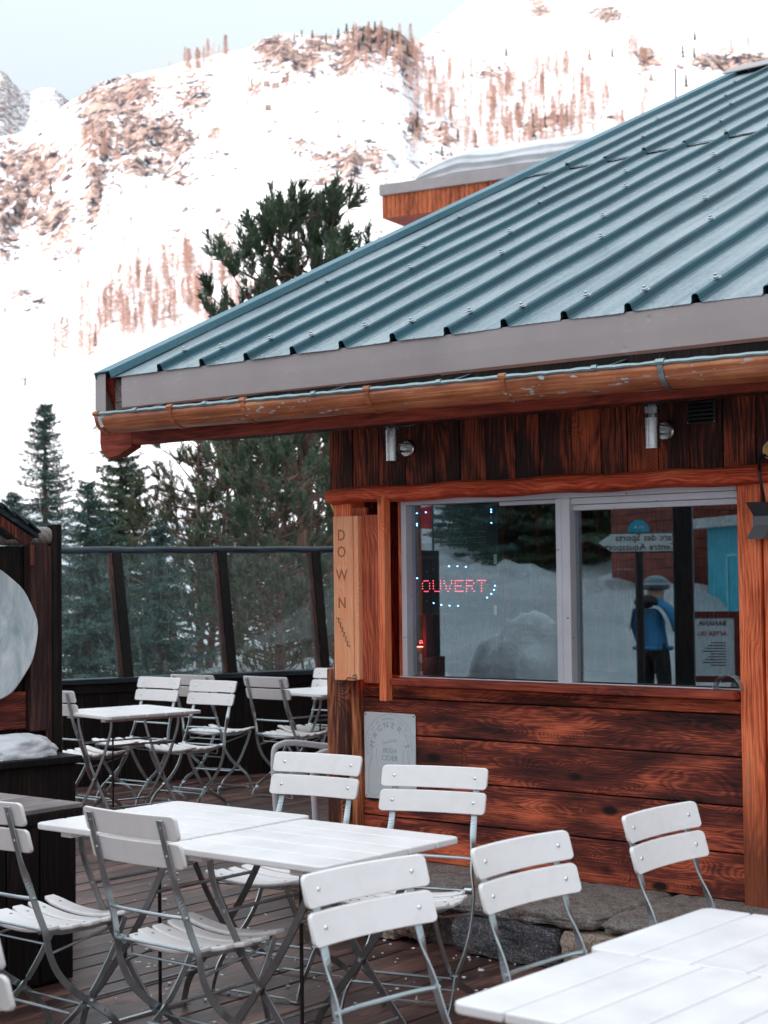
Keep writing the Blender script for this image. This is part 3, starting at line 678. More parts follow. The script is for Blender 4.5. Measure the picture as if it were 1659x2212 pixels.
mb = MB(); mb.lathe((0, 0, 0), [(0.038, 0.0), (0.038, 0.02), (0.030, 0.03)], 20, Matrix.Rotation(R(90), 3, 'X')); mb.build('rim', M['white'], t)
mb = MB(); mb.lathe((0, -0.03, 0), [(0.028, 0.0), (0.022, 0.012), (0.0, 0.018)], 20, Matrix.Rotation(R(90), 3, 'X')); mb.build('lens', plain('amber_lens', (0.7, 0.35, 0.05), 0.3), t)
# thin white wire under the eave
mb = MB(); P_ = [(K(a, b, -0.1)[0], -0.1, K(a, b, -0.1)[1]) for a, b in ((737, 925), (770, 917), (830, 922), (880, 920), (930, 908), (960, 903))]
o = link('eave_wire', mb.tube(P_, 0.003, 6).mesh('eave_wire', M['lead'])); o.matrix_world = KM; tag(o, 'thin pale wire strung under the eave beside the left wall lamp', 'wire')
# ---- embossed tin sign
gx_0, gz_1 = K(786, 1537, -0.008); gx_1, gz_0 = K(899, 1733, -0.008); 
SW, SH = gx_1 - gx_0, gz_1 - gz_0
t = kthing('tin_sign', (gx_0 + gx_1) / 2, -0.004, (gz_0 + gz_1) / 2, 'pale worn tin sign with embossed cider lettering screwed to the red boards', 'sign')
tin = NT('worn_pale_tin'); c_ = obj_co(tin); n_ = tin.noise(c_, 30, 5, 0.7)
scr = tin.ramp(tin.noise(tin.vmath('MULTIPLY', c_, (50, 1, 26)), 1.0, 3, 0.7, 1.5), [(0.70, 0.0), (0.72, 1.0)])
tin.set(tin.mix(scr, tin.mix(n_, (0.72, 0.75, 0.78), (0.88, 0.90, 0.92)), (0.22, 0.27, 0.27)), 0.4, 0.25); tin.bump(n_, 0.12, 0.002)
mb = MB(); rr = 0.012; pts = []
for (cx__, cz__, a0) in ((SW / 2 - rr, SH / 2 - rr, 0), (-SW / 2 + rr, SH / 2 - rr, 90), (-SW / 2 + rr, -SH / 2 + rr, 180), (SW / 2 - rr, -SH / 2 + rr, 270)):
    for q in range(5): a = R(a0 + 22.5 * q); pts.append((cx__ + rr * math.cos(a), 0, cz__ + rr * math.sin(a)))
mb.ngon_prism(pts, (0, -0.003, 0)); mb.build('plate', tin.m, t, 0.0008)
emb = plain('embossed_lettering', (0.42, 0.50, 0.52), 0.45, 0.2); emb2 = plain('embossed_faded_lettering', (0.55, 0.61, 0.63), 0.45, 0.2)
def sgn(me, x, z, rot=0, s=1.0, mt=emb, name='lettering'):
    me.materials.clear(); me.materials.append(mt)
    o = link(name, me, t); o.rotation_euler = (math.pi / 2, 0, 0); o.matrix_local = Matrix.Translation((x, -0.0034, z)) @ Matrix.Rotation(-rot, 4, 'Y') @ Matrix.Rotation(math.pi / 2, 4, 'X') @ Matrix.Scale(s, 4); return o
cz0 = -0.005
ar = MB()
def arc_text(word, rad, a0, a1, size, mt):
    vv_, ff_ = [], []
    for i, ch in enumerate(word):
        if ch == ' ': continue
        a = R(a0 + (a1 - a0) * i / (len(word) - 1)); me = text_mesh(ch, size, 0.0008)
        Q = Matrix.Translation((rad * math.cos(a) * SW * 1.0, -0.0034, cz0 + rad * math.sin(a) * SW * 1.12 + SH * 0.08)) @ Matrix.Rotation(-(a - math.pi / 2), 4, 'Y') @ Matrix.Rotation(math.pi / 2, 4, 'X')
        n0 = len(vv_)
        for v_ in me.vertices: vv_.append(tuple(Q @ v_.co))
        for p_ in me.polygons: ff_.append([n0 + k_ for k_ in p_.vertices])
    me = bpy.data.meshes.new('arched_lettering'); me.from_pydata(vv_, [], ff_); me.materials.append(mt); return link('arched_lettering', me, t)
arc_text("MAGNER'S", 0.305, 168, 12, 0.040, emb)
arc_text("BOTTLED BY WM MAGNER LTD AT CLONMEL", 0.415, 188, -8, 0.017, emb2)
sgn(text_mesh('IRISH', 0.036, 0.0008), 0.0, SH * 0.035); sgn(text_mesh('CIDER', 0.036, 0.0008), 0.0, SH * -0.05)
o = sgn(text_mesh('Sparkling', 0.024, 0.0006), 0.0, SH * 0.155, R(14), 1, emb2)
mb = MB()
def arch(rad, zlow):
    p = [(-rad * SW, -0.0036, zlow)]
    for i in range(25): a = math.pi - math.pi * i / 24; p.append((rad * SW * math.cos(a), -0.0036, cz0 + SH * 0.08 + rad * SW * 1.12 * math.sin(a)))
    return p + [(rad * SW, -0.0036, zlow)]
mb.tube(arch(0.375, -SH * 0.1), 0.0009, 4); mb.tube(arch(0.49, -SH * 0.40), 0.0009, 4)
bt = [(-0.26, 0.08), (-0.26, -0.02), (-0.24, -0.09), (-0.20, -0.14), (-0.19, -0.2), (-0.19, -0.44), (-0.30, -0.47), (-0.42, -0.44), (-0.42, -0.2), (-0.40, -0.12), (-0.36, -0.06), (-0.345, 0.0), (-0.345, 0.08)]
mb.tube([(a * SW, -0.0036, b * SH) for a, b in bt], 0.0009, 4); mb.tube([(-a * SW, -0.0036, b * SH) for a, b in bt], 0.0009, 4)
mb.tube([(0.13 * SW * math.cos(i * .3), -0.0036, -0.23 * SH + 0.13 * SW * math.sin(i * .3)) for i in range(21)], 0.0009, 4)
mb.build('embossed_outline', emb, t)
for sx_ in (-1, 1):
    for sz_ in (-1, 1): MB().lathe((sx_ * (SW / 2 - .010), -0.0035, sz_ * (SH / 2 - .011)), [(0.0042, 0), (0.003, 0.002)], 10, Matrix.Rotation(R(90), 3, 'X')).build('screw', M['dull'], t)
# ---- LED signs hanging inside the left pane
FONT = {'O': ('01110','10001','10001','10001','01110'), 'U': ('10001','10001','10001','10001','01110'), 'V': ('10001','10001','01010','01010','00100'), 'E': ('11111','10000','11110','10000','11111'), 'R': ('11110','10001','11110','10010','10001'), 'T': ('11111','00100','00100','00100','00100'),
 'P': ('11110','10001','11110','10000','10000'), 'I': ('111','010','010','010','111'), 'Z': ('11111','00010','00100','01000','11111'), 'S': ('1111','1000','1111','0001','1111'), 'A': ('01110','10001','11111','10001','10001'), 'C': ('1111','1000','1000','1000','1111')}
SD = 0.07
def led_sign(name, pa, pb, label, word, col, lit_blue, ring):
    (xa_, za_), (xb_, zb_) = K(*pa, SD), K(*pb, SD); W, H = xb_ - xa_, za_ - zb_
    t = kthing(name, (xa_ + xb_) / 2, SD, (za_ + zb_) / 2, label, 'LED sign', 'LED signs behind the left window pane')
    mb = MB(); mb.span((-W / 2, 0, -H / 2), (W / 2, 0.012, H / 2)); mb.build('panel', M['soft_black'], t, 0.002)
    mb = MB(); th = 0.007
    mb.span((-W / 2 - th, -0.006, -H / 2 - th), (W / 2 + th, 0.014, -H / 2)); mb.span((-W / 2 - th, -0.006, H / 2), (W / 2 + th, 0.014, H / 2 + th)); mb.span((-W / 2 - th, -0.006, -H / 2), (-W / 2, .014, H / 2)); mb.span((W / 2, -0.006, -H / 2), (W / 2 + th, .014, H / 2))
    mb.build('panel_rim', M['dark_grey'], t, 0.001)
    offs, reds, blues = MB(), MB(), MB()
    def dot(m_, x, z, r=0.0022): m_.lathe((x, -0.002, z), [(r, -0.001), (r * .8, 0.0015), (0.0, 0.0025)], 6, Matrix.Rotation(R(90), 3, 'X'))
    cw = 0.0105; tot = sum(len(FONT[c][0]) + 1 for c in word) - 1; x = -tot * cw / 2 * 0.98; k = 0.75 * W / (tot * cw); cw *= k
    x = -tot * cw / 2
    for c in word:
        g = FONT[c]
        for r_, row in enumerate(g):
            for q, b in enumerate(row):
                if b == '1': dot(reds if col == 'red' else offs, x + (q + .5) * cw, (2 - r_) * 0.0125 - (0.0 if ring else 0.03), 0.0026 if col == 'red' else 0.0019)
        x += (len(g[0]) + 1) * cw
    N = 30
    for i in range(N):
        a = 2 * math.pi * i / N
        if ring: px_, pz_ = 0.47 * W * math.cos(a), 0.36 * H * math.sin(a)
        else:
            px_, pz_ = (0.44 * W * max(-1, min(1, 1.5 * math.cos(a))), 0.28 * H + 0.14 * H * max(-1, min(1, 1.6 * math.sin(a))))
        dot(blues if i in lit_blue else offs, px_, pz_, 0.0030 if i in lit_blue else 0.0019)
    if offs.v: offs.build('unlit_led_dots', M['led_off'], t)
    if reds.v: reds.build('red_led_letters', M['led_red'], t)
    blues.build('blue_led_dots', M['led_blue'], t)
led_sign('led_sign', (890, 1100), (1074, 1198), 'upper LED window sign, letters unlit and six blue dots glowing', 'PIZZAS', 'off', {2, 4, 10, 12, 17, 18, 27}, False)
led_sign('led_sign', (888, 1208), (1076, 1326), 'lower LED window sign reading OUVERT in red inside a ring of blue dots', 'OUVERT', 'red', {0, 6, 7, 8, 13, 14, 15, 16, 20, 21, 22, 23, 28, 29, 27}, True)
mb = MB()
for py_ in (1208, 1318):
    x_, z_ = K(1070, py_, SD - 0.008); mb.span((x_ - .008, SD - 0.009, z_ - 0.022), (x_ + .008, SD - 0.0075, z_ + 0.022))
o = link('tape_strip', mb.mesh('tape_strip', plain('cream_tape', (0.72, 0.66, 0.52), 0.6))); o.matrix_world = KM; tag(o, 'two strips of cream tape on the right edge of the LED signs', 'tape')
# spot lamp on the inner sill
lx, lz = K(910, 1453, 0.10); t = kthing('desk_spotlight', lx, 0.10, WZ0 + 0.0, 'small steel spotlight on a round foot glowing red inside the left window corner', 'lamp')
mb = MB(); mb.lathe((0, 0, 0), [(0.020, 0.0), (0.020, 0.022)], 20); mb.build('foot', M['steel'], t)
mb = MB(); mb.lathe((0, 0, 0), [(0.004, 0.022), (0.004, 0.065)], 10); mb.lathe((0, 0, 0), [(0.0125, 0.065), (0.0125, 0.105)], 16); mb.build('stem', M['steel'], t)
mb = MB(); mb.lathe((0, 0, 0), [(0.013, 0.105), (0.018, 0.118), (0.024, 0.135), (0.024, 0.137), (0.020, 0.137)], 20); mb.build('shade', M['steel'], t)
mb = MB(); mb.lathe((0, 0, 0), [(0.019, 0.1372), (0.019, 0.139)], 16); mb.build('lit_bulb', emit('red_glowing_bulb', (1.0, 0.12, 0.05), 6.0), t)
pl_ = bpy.data.lights.new('bulb_light', 'POINT'); pl_.energy = 0.25; pl_.color = (1, 0.05, 0.05); pl_.shadow_soft_size = 0.01
po = bpy.data.objects.new('bulb_light', pl_); C.objects.link(po); po.parent = t; po.location = (-0.005, 0, 0.16)
# grey inner strip and reddish reveal
mb = MB(); mb.span((WX0 + 0.032, 0.09, WZ0), (WX0 + 0.052, 0.14, WZ1)); kb('inner_reveal', plain('red_reveal', (0.25, 0.05, 0.05), 0.6), mb)
mb = MB(); mb.span((WX0 - 0.2, 0.095, WZ0 - 0.02), (WX1 + 0.2, 0.40, WZ0 - 0.001)); kb('inner_sill', M['black'], mb)
# yellow folding rule behind the shutter top
x_, z_ = K(728, 1108, -0.05)
o = link('folding_rule', MB().bar([(-0.035, 0, 0.045), (0.0, 0, -0.02)], (0.3, 1, 0.2), 0.006, 0.017).bar([(-0.012, 0.008, 0.03), (0.014, 0.008, -0.02)], (0.3, 1, .2), 0.005, 0.017).mesh('folding_rule', plain('yellow_rule', (0.7, 0.42, 0.05), 0.5)))
o.matrix_world = KM @ Matrix.Translation((x_, -0.05, z_)); tag(o, 'yellow folding rule stuck behind the top of the pale shutter board', 'rule')

# curved plastic shield standing on the sill in the right corner of the window
x_, z_ = K(1575, 1482, -0.06); t = kthing('clear_counter_shield', x_, -0.06, WZ0 - 0.001, 'small half-round clear plastic shield on the sill at the right end of the window', 'shield')
arc = [(0.062 * math.cos(math.pi * i / 16), 0.0, 0.062 * math.sin(math.pi * i / 16)) for i in range(17)]
mb = MB(); mb.bar(arc, (0, 1, 0), 0.05, 0.0025); mb.build('shield', glass_mat('scuffed_plastic', 0.25, (0.7, 0.78, 0.8), 0.5), t)
# ================================================================ PLINTH
def rock(mb, c, d, seed, M_=None, rough=0.12, cuts=7):
    """rough-hewn block: subdivided box pushed about by noise"""
    from mathutils import noise as mn
    bm = bmesh.new(); bmesh.ops.create_cube(bm, size=1.0); bmesh.ops.subdivide_edges(bm, edges=bm.edges[:], cuts=cuts, use_grid_fill=True)
    off = Vector((seed * 13.1, seed * 7.7, seed * 3.3)); n0 = len(mb.v)
    for v in bm.verts:
        p = Vector((v.co.x * d[0], v.co.y * d[1], v.co.z * d[2])); q = v.co.copy()
        r_ = (q.length - 0.5) / 0.366; k = 1 - 0.10 * max(0, r_) ** 2
        p *= k; mn_ = min(d)
        h = mn.noise(p * (1.6 / mn_) + off) * 0.6 + mn.noise(p * (4.5 / mn_) + off) * 0.35 + mn.noise(p * (11 / mn_) + off) * 0.15
        p += q.normalized() * h * mn_ * rough * 2
        if M_: p = M_ @ p
        mb.v.append((p.x + c[0], p.y + c[1], p.z + c[2]))
    for f in bm.faces: mb.face([n0 + v.index for v in f.verts], False)
    bm.free(); return mb
def stone_mat(name, a, b, sp, sc_=8.0):
    t = NT(name); c = obj_co(t)
    n1 = t.noise(c, sc_, 7, 0.65, 0.6); n2 = t.noise(t.vmath('MULTIPLY', c, (1, 1, 2.2)), sc_ * 3.2, 6, 0.7, 1.2)
    col = t.mix(t.ramp(n1, [(0.35, 0), (0.65, 1)]), a, b)
    col = t.mix(t.ramp(n2, [(0.60, 0.0), (0.66, 1.0)]), col, sp)
    fine = t.noise(c, 95, 4, 0.75); rust = t.ramp(t.noise(c, sc_ * 0.7, 4, 0.6), [(0.58, 0.0), (0.68, 1.0)])
    col = t.mix(t.math('MULTIPLY', rust, 0.5), col, (0.32, 0.15, 0.09)); col = t.mix(t.ramp(fine, [(0.40, 0.55), (0.5, 0.0)]), col, (0.05, 0.042, 0.04)); col = t.mix(t.ramp(fine, [(0.56, 0.0), (0.64, 0.5)]), col, (0.75, 0.70, 0.68))
    t.set(col, 0.75, 0, 0.4); t.bump(t.math('ADD', n2, t.noise(c, sc_ * 12, 4, 0.7)), 1.0, 0.02); return t.m
SM = [stone_mat('dark_veined_stone', (0.07, 0.07, 0.085), (0.20, 0.185, 0.205), (0.62, 0.58, 0.60), 11),
      stone_mat('tan_stone', (0.48, 0.34, 0.25), (0.68, 0.52, 0.41), (0.26, 0.17, 0.12), 7),
      stone_mat('grey_brown_stone', (0.22, 0.17, 0.14), (0.42, 0.34, 0.29), (0.6, 0.5, 0.44), 9),
      stone_mat('rusty_stone', (0.22, 0.12, 0.08), (0.38, 0.26, 0.20), (0.10, 0.08, 0.07), 10)]
slabm = stone_mat('speckled_slab_stone', (0.30, 0.24, 0.215), (0.55, 0.47, 0.43), (0.75, 0.70, 0.70), 16)
mort = stone_mat('mortar', (0.10, 0.07, 0.055), (0.18, 0.13, 0.11), (0.3, 0.25, 0.2), 20)
pln = empty('stone_plinth', KO, KRZ, 'rough stone plinth with slab top under the red boards of the kiosk', 'plinth')
mb = MB(); mb.span((0.16, -0.50, 0.0), (XR, 0.10, 0.165)); mb.build('mortar_core', mort, pln)
xs = 0.22
for i, wd in enumerate((0.85, 0.78, 0.92, 0.9, 0.95)):
    mb = MB(); rock(mb, (xs + wd / 2, -0.255, 0.196), (wd - 0.012, 0.68 + 0.02 * (i % 2), 0.062), 3 + i, None, 0.16, 14)
    o = mb.build('slab', slabm, pln); xs += wd
st = [(0.30, 0.12, 0.12, 0.10, 3), (0.34, 0.10, 0.045, 0.08, 2), (0.45, 0.16, 0.10, 0.09, 2), (0.60, 0.10, 0.115, 0.08, 1), (0.60, 0.13, 0.045, 0.08, 2), (0.74, 0.13, 0.10, 0.11, 2), (0.74, 0.16, 0.03, 0.05, 1), (0.86, 0.09, 0.12, 0.07, 3), (0.88, 0.12, 0.06, 0.07, 3)]
x = 0.30
for i, (xc, wd, zc, h, mi_) in enumerate(st):
    mb = MB(); rock(mb, (xc, -0.52, zc), (wd, 0.14, h), 20 + i, None, 0.16); mb.build('stone', SM[mi_], pln)
for i, (pa, pb, z0_, z1_, mi_) in enumerate(((985, 1222, 0.0, 0.162, 0), (1224, 1372, 0.02, 0.155, 1), (1374, 1440, 0.06, 0.15, 3), (1376, 1500, 0.0, 0.075, 2), (1442, 1640, 0.05, 0.16, 1), (1500, 1700, -0.0, 0.06, 3), (1645, 1900, 0.03, 0.155, 0), (1900, 2100, 0.01, 0.16, 2))):
    xa_, xb_ = K(pa, 2000, -0.56)[0], K(pb, 2000, -0.56)[0]
    mb = MB(); rock(mb, ((xa_ + xb_) / 2, -0.52, (z0_ + z1_) / 2), (xb_ - xa_ - 0.008, 0.18, z1_ - z0_), 41 + i * 3, None, 0.09, 9); mb.build('stone', SM[mi_], pln)
# ================================================================ DECK
FB0, FB1 = aty(-80, 1478, 12.1), aty(1000, 1424, 14.2); fdd = (FB1 - FB0); fdd.z = 0; fdd.normalize()
mb = MB()
for i in range(100):
    x = -7.0 + 0.142 * i; o_ = KO + KE * (x + 0.07); den = KN.x * (-fdd.y) + fdd.x * KN.y        # each board ends at the fence
    yy = ((FB0.x - o_.x) * (-fdd.y) + fdd.x * (FB0.y - o_.y)) / den + 0.05
    mb.span((x, -12.0, -0.035), (x + 0.1385, min(yy, 9.0), -0.0025 * ((i * 7) % 3)))
tag(link('terrace_deck', mb.mesh('terrace_deck', M['deck'])), kind='structure')
dk_ = bpy.data.objects['terrace_deck']; dk_.matrix_world = KM
b = dk_.modifiers.new('bevel', 'BEVEL'); b.width = 0.004; b.segments = 1
# boards beyond the fence line are cut below by trimming the mesh
FA, FB = onz(-60, 1470, 0.82), None
# ice chips and frost on the deck
rc_ = random.Random(9); mb = MB()
for i in range(210):
    if i < 45: px_, py_ = rc_.gauss(600, 260), rc_.uniform(1900, 2212)
    else: px_, py_ = rc_.gauss(*rc_.choice(((300, 45), (345, 40), (520, 60), (1010, 60), (860, 90)))), rc_.choice((1990, 2050, 2090, 2140, 1900)) + rc_.gauss(0, 18)
    if not 120 < px_ < 1300: continue
    p = onz(px_, py_, 0.0); s_ = rc_.uniform(0.003, 0.009) * (1.5 if rc_.random() < .12 else 1)
    k_ = rc_.randint(4, 6); a0 = rc_.random() * 6
    mb.ngon_prism([(p.x + s_ * rc_.uniform(.7, 1.2) * math.cos(a0 + j * 2 * math.pi / k_), p.y + s_ * rc_.uniform(.7, 1.2) * math.sin(a0 + j * 2 * math.pi / k_), 0.0) for j in range(k_)], (0, 0, rc_.uniform(.002, .006)))
tag(link('ice_chips', mb.mesh('ice_chips', plain('ice_crumbs', (0.72, 0.74, 0.78), 0.35))), kind='stuff')

# ================================================================ CHAIRS
def curve(pts, n=6):
    P = [Vector(p) for p in pts]; out = []
    for i in range(len(P) - 1):
        a, b, c_, d = P[max(i - 1, 0)], P[i], P[i + 1], P[min(i + 2, len(P) - 1)]
        for k in range(n):
            t = k / n; out.append(0.5 * ((2 * b) + (c_ - a) * t + (2 * a - 5 * b + 4 * c_ - d) * t * t + (3 * b - a - 3 * c_ + d) * t ** 3))
    return out + [P[-1]]
def back_y(z): return -0.145 - (z - 0.43) * 0.285             # reclined back line
def slat_curved(mb, x0, x1, f, w_dir_fn, T, bow, corner=0.014, n=10):
    pass
def make_chair():
    t = empty('folding_chair', (0, 0, 0))
    # two back slats, bowed: middle lies further back
    def back_slat(z0, z1):
        mb = MB(); Wd = 0.418; T = 0.013; k0 = len(mb.v); XS = [-.5, -.494, -.482, -.465, -.445, -.36, -.24, -.12, 0, .12, .24, .36, .445, .465, .482, .494, .5]; N = len(XS) - 1
        rows = []
        for i in range(N + 1):
            x = Wd * XS[i]; e = max(0, abs(x) - (Wd / 2 - 0.016)) / 0.016; rr_ = 0.016 * (1 - math.sqrt(max(0, 1 - e * e))) if e > 0 else 0
            yb = -0.022 * (1 - (2 * x / Wd) ** 2)
            za, zb = z0 + rr_, z1 - rr_
            for (z, s) in ((za, 0), (zb, 0), (zb, 1), (za, 1)):
                mb.v.append((x, back_y(z) + 0.004 + yb + (0 if s else T), z))
        for i in range(N):
            for j in range(4): mb.face([k0 + i * 4 + j, k0 + (i + 1) * 4 + j, k0 + (i + 1) * 4 + (j + 1) % 4, k0 + i * 4 + (j + 1) % 4], False)
        mb.face([k0, k0 + 1, k0 + 2, k0 + 3]); e_ = k0 + N * 4; mb.face([e_ + 3, e_ + 2, e_ + 1, e_])
        for p in range(len(mb.sm)): mb.sm[p] = True
        o = mb.build('back_slat', M['white'], t, 0.0045, 2); 
        return o
    back_slat(0.785, 0.862); back_slat(0.698, 0.775)
    for x in (-0.160, 0.160):
        for z in (0.825, 0.738):
            yb = -0.022 * (1 - (2 * x / .445) ** 2)
            mb = MB(); mb.tube([(x, back_y(z) + yb - 0.006, z), (x, back_y(z) + yb + 0.02, z)], 0.003, 6); mb.lathe((x, back_y(z) + yb + 0.018, z), [(0.0068, 0.0), (0.006, 0.002), (0.003, 0.0038)], 10, Matrix.Rotation(R(-90 + 14), 3, 'X'))
            mb.lathe((x, back_y(z) + yb - 0.003, z), [(0.0055, 0.0), (0.004, 0.003)], 10, Matrix.Rotation(R(90 + 14), 3, 'X')); mb.build('rivet', M['chrome'], t)
    # frames
    for s in (-1, 1):
        xt, xs_, xf = 0.160 * s, 0.186 * s, 0.198 * s
        top = [(xt, back_y(0.855) - 0.012, 0.850), (xt * 1.01, back_y(0.67) - 0.011, 0.67), (xt * 1.035, back_y(0.60) - .006, 0.60), (xt * 1.08, back_y(0.5), 0.5), (xs_, -0.145, 0.43),
               (xs_, -0.128, 0.36), (xs_, -0.092, 0.29), (xs_, -0.03, 0.225), (xs_, 0.045, 0.172), (xf, 0.115, 0.115), (xf, 0.160, 0.06), (xf, 0.185, 0.0)]
        P = curve(top, 9); Wv = []
        for p in P:
            k = min(1, max(0, (0.685 - p.z) / 0.14)); a = k * k * (3 - 2 * k) * math.pi / 2
            Wv.append(Vector((math.cos(a) * 1.0, math.sin(a), 0.2 * math.sin(a))))
        mb = MB(); mb.bar(P, Wv, 0.0235, 0.006); mb.build('front_leg', M['galv'], t, 0.0012, 1)
        xi = 0.168 * s
        Q = curve([(xi, 0.205, 0.425), (xi, 0.165, 0.345), (xi, 0.105, 0.255), (xi, 0.045, 0.185), (xi, -0.025, 0.135), (xi * 1.05, -0.105, 0.095), (xi * 1.1, -0.165, 0.05), (xi * 1.12, -0.19, 0.0)], 5)
        mb = MB(); mb.bar(Q, (0, 1, 1), 0.0235, 0.006); mb.build('rear_leg', M['galv'], t, 0.0012, 1)
        mb = MB(); mb.tube([(0.176 * s, 0.048, 0.178), (0.196 * s, 0.048, 0.178)], 0.0075, 8); mb.build('pivot_bolt', M['chrome'], t)
    mb = MB()
    zc = 0.545; mb.tube(curve([(-0.18, back_y(zc), zc), (-0.09, back_y(zc) - 0.014, zc), (0.09, back_y(zc) - .014, zc), (0.18, back_y(zc), zc)], 4), 0.0058, 8)
    mb.build('back_rod', M['galv'], t)
    mb = MB(); mb.tube([(-0.186, -0.143, 0.437), (0.186, -0.143, 0.437)], 0.005, 8)
    for s in (-1, 1): mb.tube([(0.182 * s, -0.143, 0.437), (0.154 * s, -0.143, 0.437)], 0.0125, 10)
    mb.build('hinge_rod', M['galv'], t)
    MB().tube([(-0.168, -0.03, 0.148), (0.168, -0.03, 0.148)], 0.0058, 8).build('leg_rod', M['galv'], t); MB().tube([(-0.198, 0.09, 0.14), (0.198, 0.09, 0.14)], 0.0045, 8).build('leg_rod', M['galv'], t)
    for (y, xx) in ((0.186, 0.198), (-0.192, 0.188)):
        mb = MB(); mb.bar([(-xx, y, 0.016), (-xx - .006, y, 0.004), (-xx + .03, y, 0.004), (-xx + .055, y, 0.013), (xx - .055, y, 0.013), (xx - .03, y, 0.004), (xx + .006, y, 0.004), (xx, y, 0.016)], (0, 1, 0), 0.016, 0.004); mb.build('foot_rail', M['galv'], t)
    # seat rails + wire
    mb = MB()
    for s in (-1, 1):
        mb.bar([(0.150 * s, -0.143, 0.430), (0.150 * s, -0.05, 0.413), (0.150 * s, 0.08, 0.410), (0.150 * s, 0.215, 0.426)], (0, 0, 1), 0.016, 0.004)
        mb.tube([(0.178 * s, -0.115, 0.36), (0.168 * s, 0.12, 0.395), (0.166 * s, 0.19, 0.415)], 0.0045, 6)
    mb.tube([(-0.17, 0.205, 0.418), (0.17, 0.205, 0.418)], 0.0052, 8)
    mb.tube([(-0.15, -0.12, 0.426), (-0.15, -0.112, 0.385), (0.15, -0.112, 0.385), (0.15, -0.12, 0.426)], 0.004, 6)
    mb.build('seat_frame', M['galv'], t)
    # seat slats, dished across, staggered widths
    for i in range(5):
        y0 = -0.128 + i * 0.0705; wd = (0.335, 0.40, 0.42, 0.43, 0.425)[i]; D = 0.062; T = 0.016
        yc_ = y0 + D / 2; zc = 0.436 - 0.012 * math.sin(math.pi * (i + .2) / 4.6) + 0.004 * (i == 4)
        mb = MB(); N = 10
        if i == 0: y0 += 0.004; 
        for k in range(N + 1):
            x = -wd / 2 + wd * k / N; e = max(0, abs(x) - (wd / 2 - 0.016)) / 0.016; cc = 0.010 * (1 - math.sqrt(max(0, 1 - e * e))) if e > 0 else 0
            z = zc + 0.030 * (2 * x / 0.43) ** 2 - 0.008
            for (yy, zz) in ((y0 + cc, z), (y0 + D - cc, z), (y0 + D - cc, z - T), (y0 + cc, z - T)): mb.v.append((x, yy, zz))
        for k in range(N):
            for j in range(4): mb.face([k * 4 + j, k * 4 + (j + 1) % 4, (k + 1) * 4 + (j + 1) % 4, (k + 1) * 4 + j], True)
        mb.face([3, 2, 1, 0]); mb.face([N * 4, N * 4 + 1, N * 4 + 2, N * 4 + 3])
        o = mb.build('seat_slat', M['white'], t, 0.005, 2)
        rv = MB()
        for s in (-1, 1):
            x = 0.150 * s; z = zc + 0.030 * (2 * x / 0.43) ** 2 - 0.008
            rv.lathe((x, yc_, z - 0.001), [(0.006, 0.0), (0.0055, 0.0022), (0.002, 0.003)], 10)
        rv.build('seat_rivets', M['lead'], o)
    return t
chair0 = make_chair(); used = [False]
def place_chair(px, py, deg, label, group=None, z=0.862, zoff=0.0):
    """px, py: where the middle of the top slat's upper edge is seen; deg: heading the sitter faces"""
    c_ = chair0 if not used[0] else copy_tree(chair0); used[0] = True
    p = onz(px, py, z); a = R(deg); f = Vector((math.cos(a), math.sin(a), 0))
    by = back_y(0.86) - 0.01
    c_.location = (p.x - f.x * by, p.y - f.y * by, 0.001); c_.rotation_euler = (0, 0, a - math.pi / 2)
    tag(c_, label, 'folding chair', group); return c_
G1, G2 = 'folding chairs in the foreground', 'folding chairs along the glass fence'
place_chair(266, 1754, 50, 'white slatted folding chair seen from behind, whole, nearest left of centre', G1)
place_chair(-52, 1726, 50, 'white folding chair cut by the left edge, seat in front of the dark chest', G1)
place_chair(-165, 1995, 52, 'white slatted folding chair with only slat ends showing low at the left edge', G1)
place_chair(774, 1866, -45, 'large blurred white folding chair in the foreground between the two tables, rivets facing us', G1)
place_chair(1111, 1812, -42, 'white folding chair in front of the dark plinth stone, tucked at the big table', G1)
place_chair(1412, 1746, -40, 'white folding chair farthest right, against the red boards below the window', G1)
place_chair(944, 1655, -113, 'white folding chair between the tin sign and the middle table', G1)
place_chair(694, 1628, -122, 'white folding chair in front of the splintered corner post', G1)
place_chair(350, 1463, -127, 'white folding chair facing us, leftmost behind the left far table', G2)
place_chair(410, 1458, 55, 'white folding chair seen from behind, backrest mostly hidden between two facing chairs', G2)
place_chair(466, 1470, -125, 'white folding chair with slats facing us, right end of the left far table', G2)
place_chair(568, 1462, 52, 'white folding chair seen from behind, pushed to the right far table', G2)
place_chair(730, 1444, -125, 'white folding chair farthest back, half hidden by the pale shutter board', G2)
place_chair(108, 1491, 50, 'white folding chair behind the black post, left of the left far table', G2)

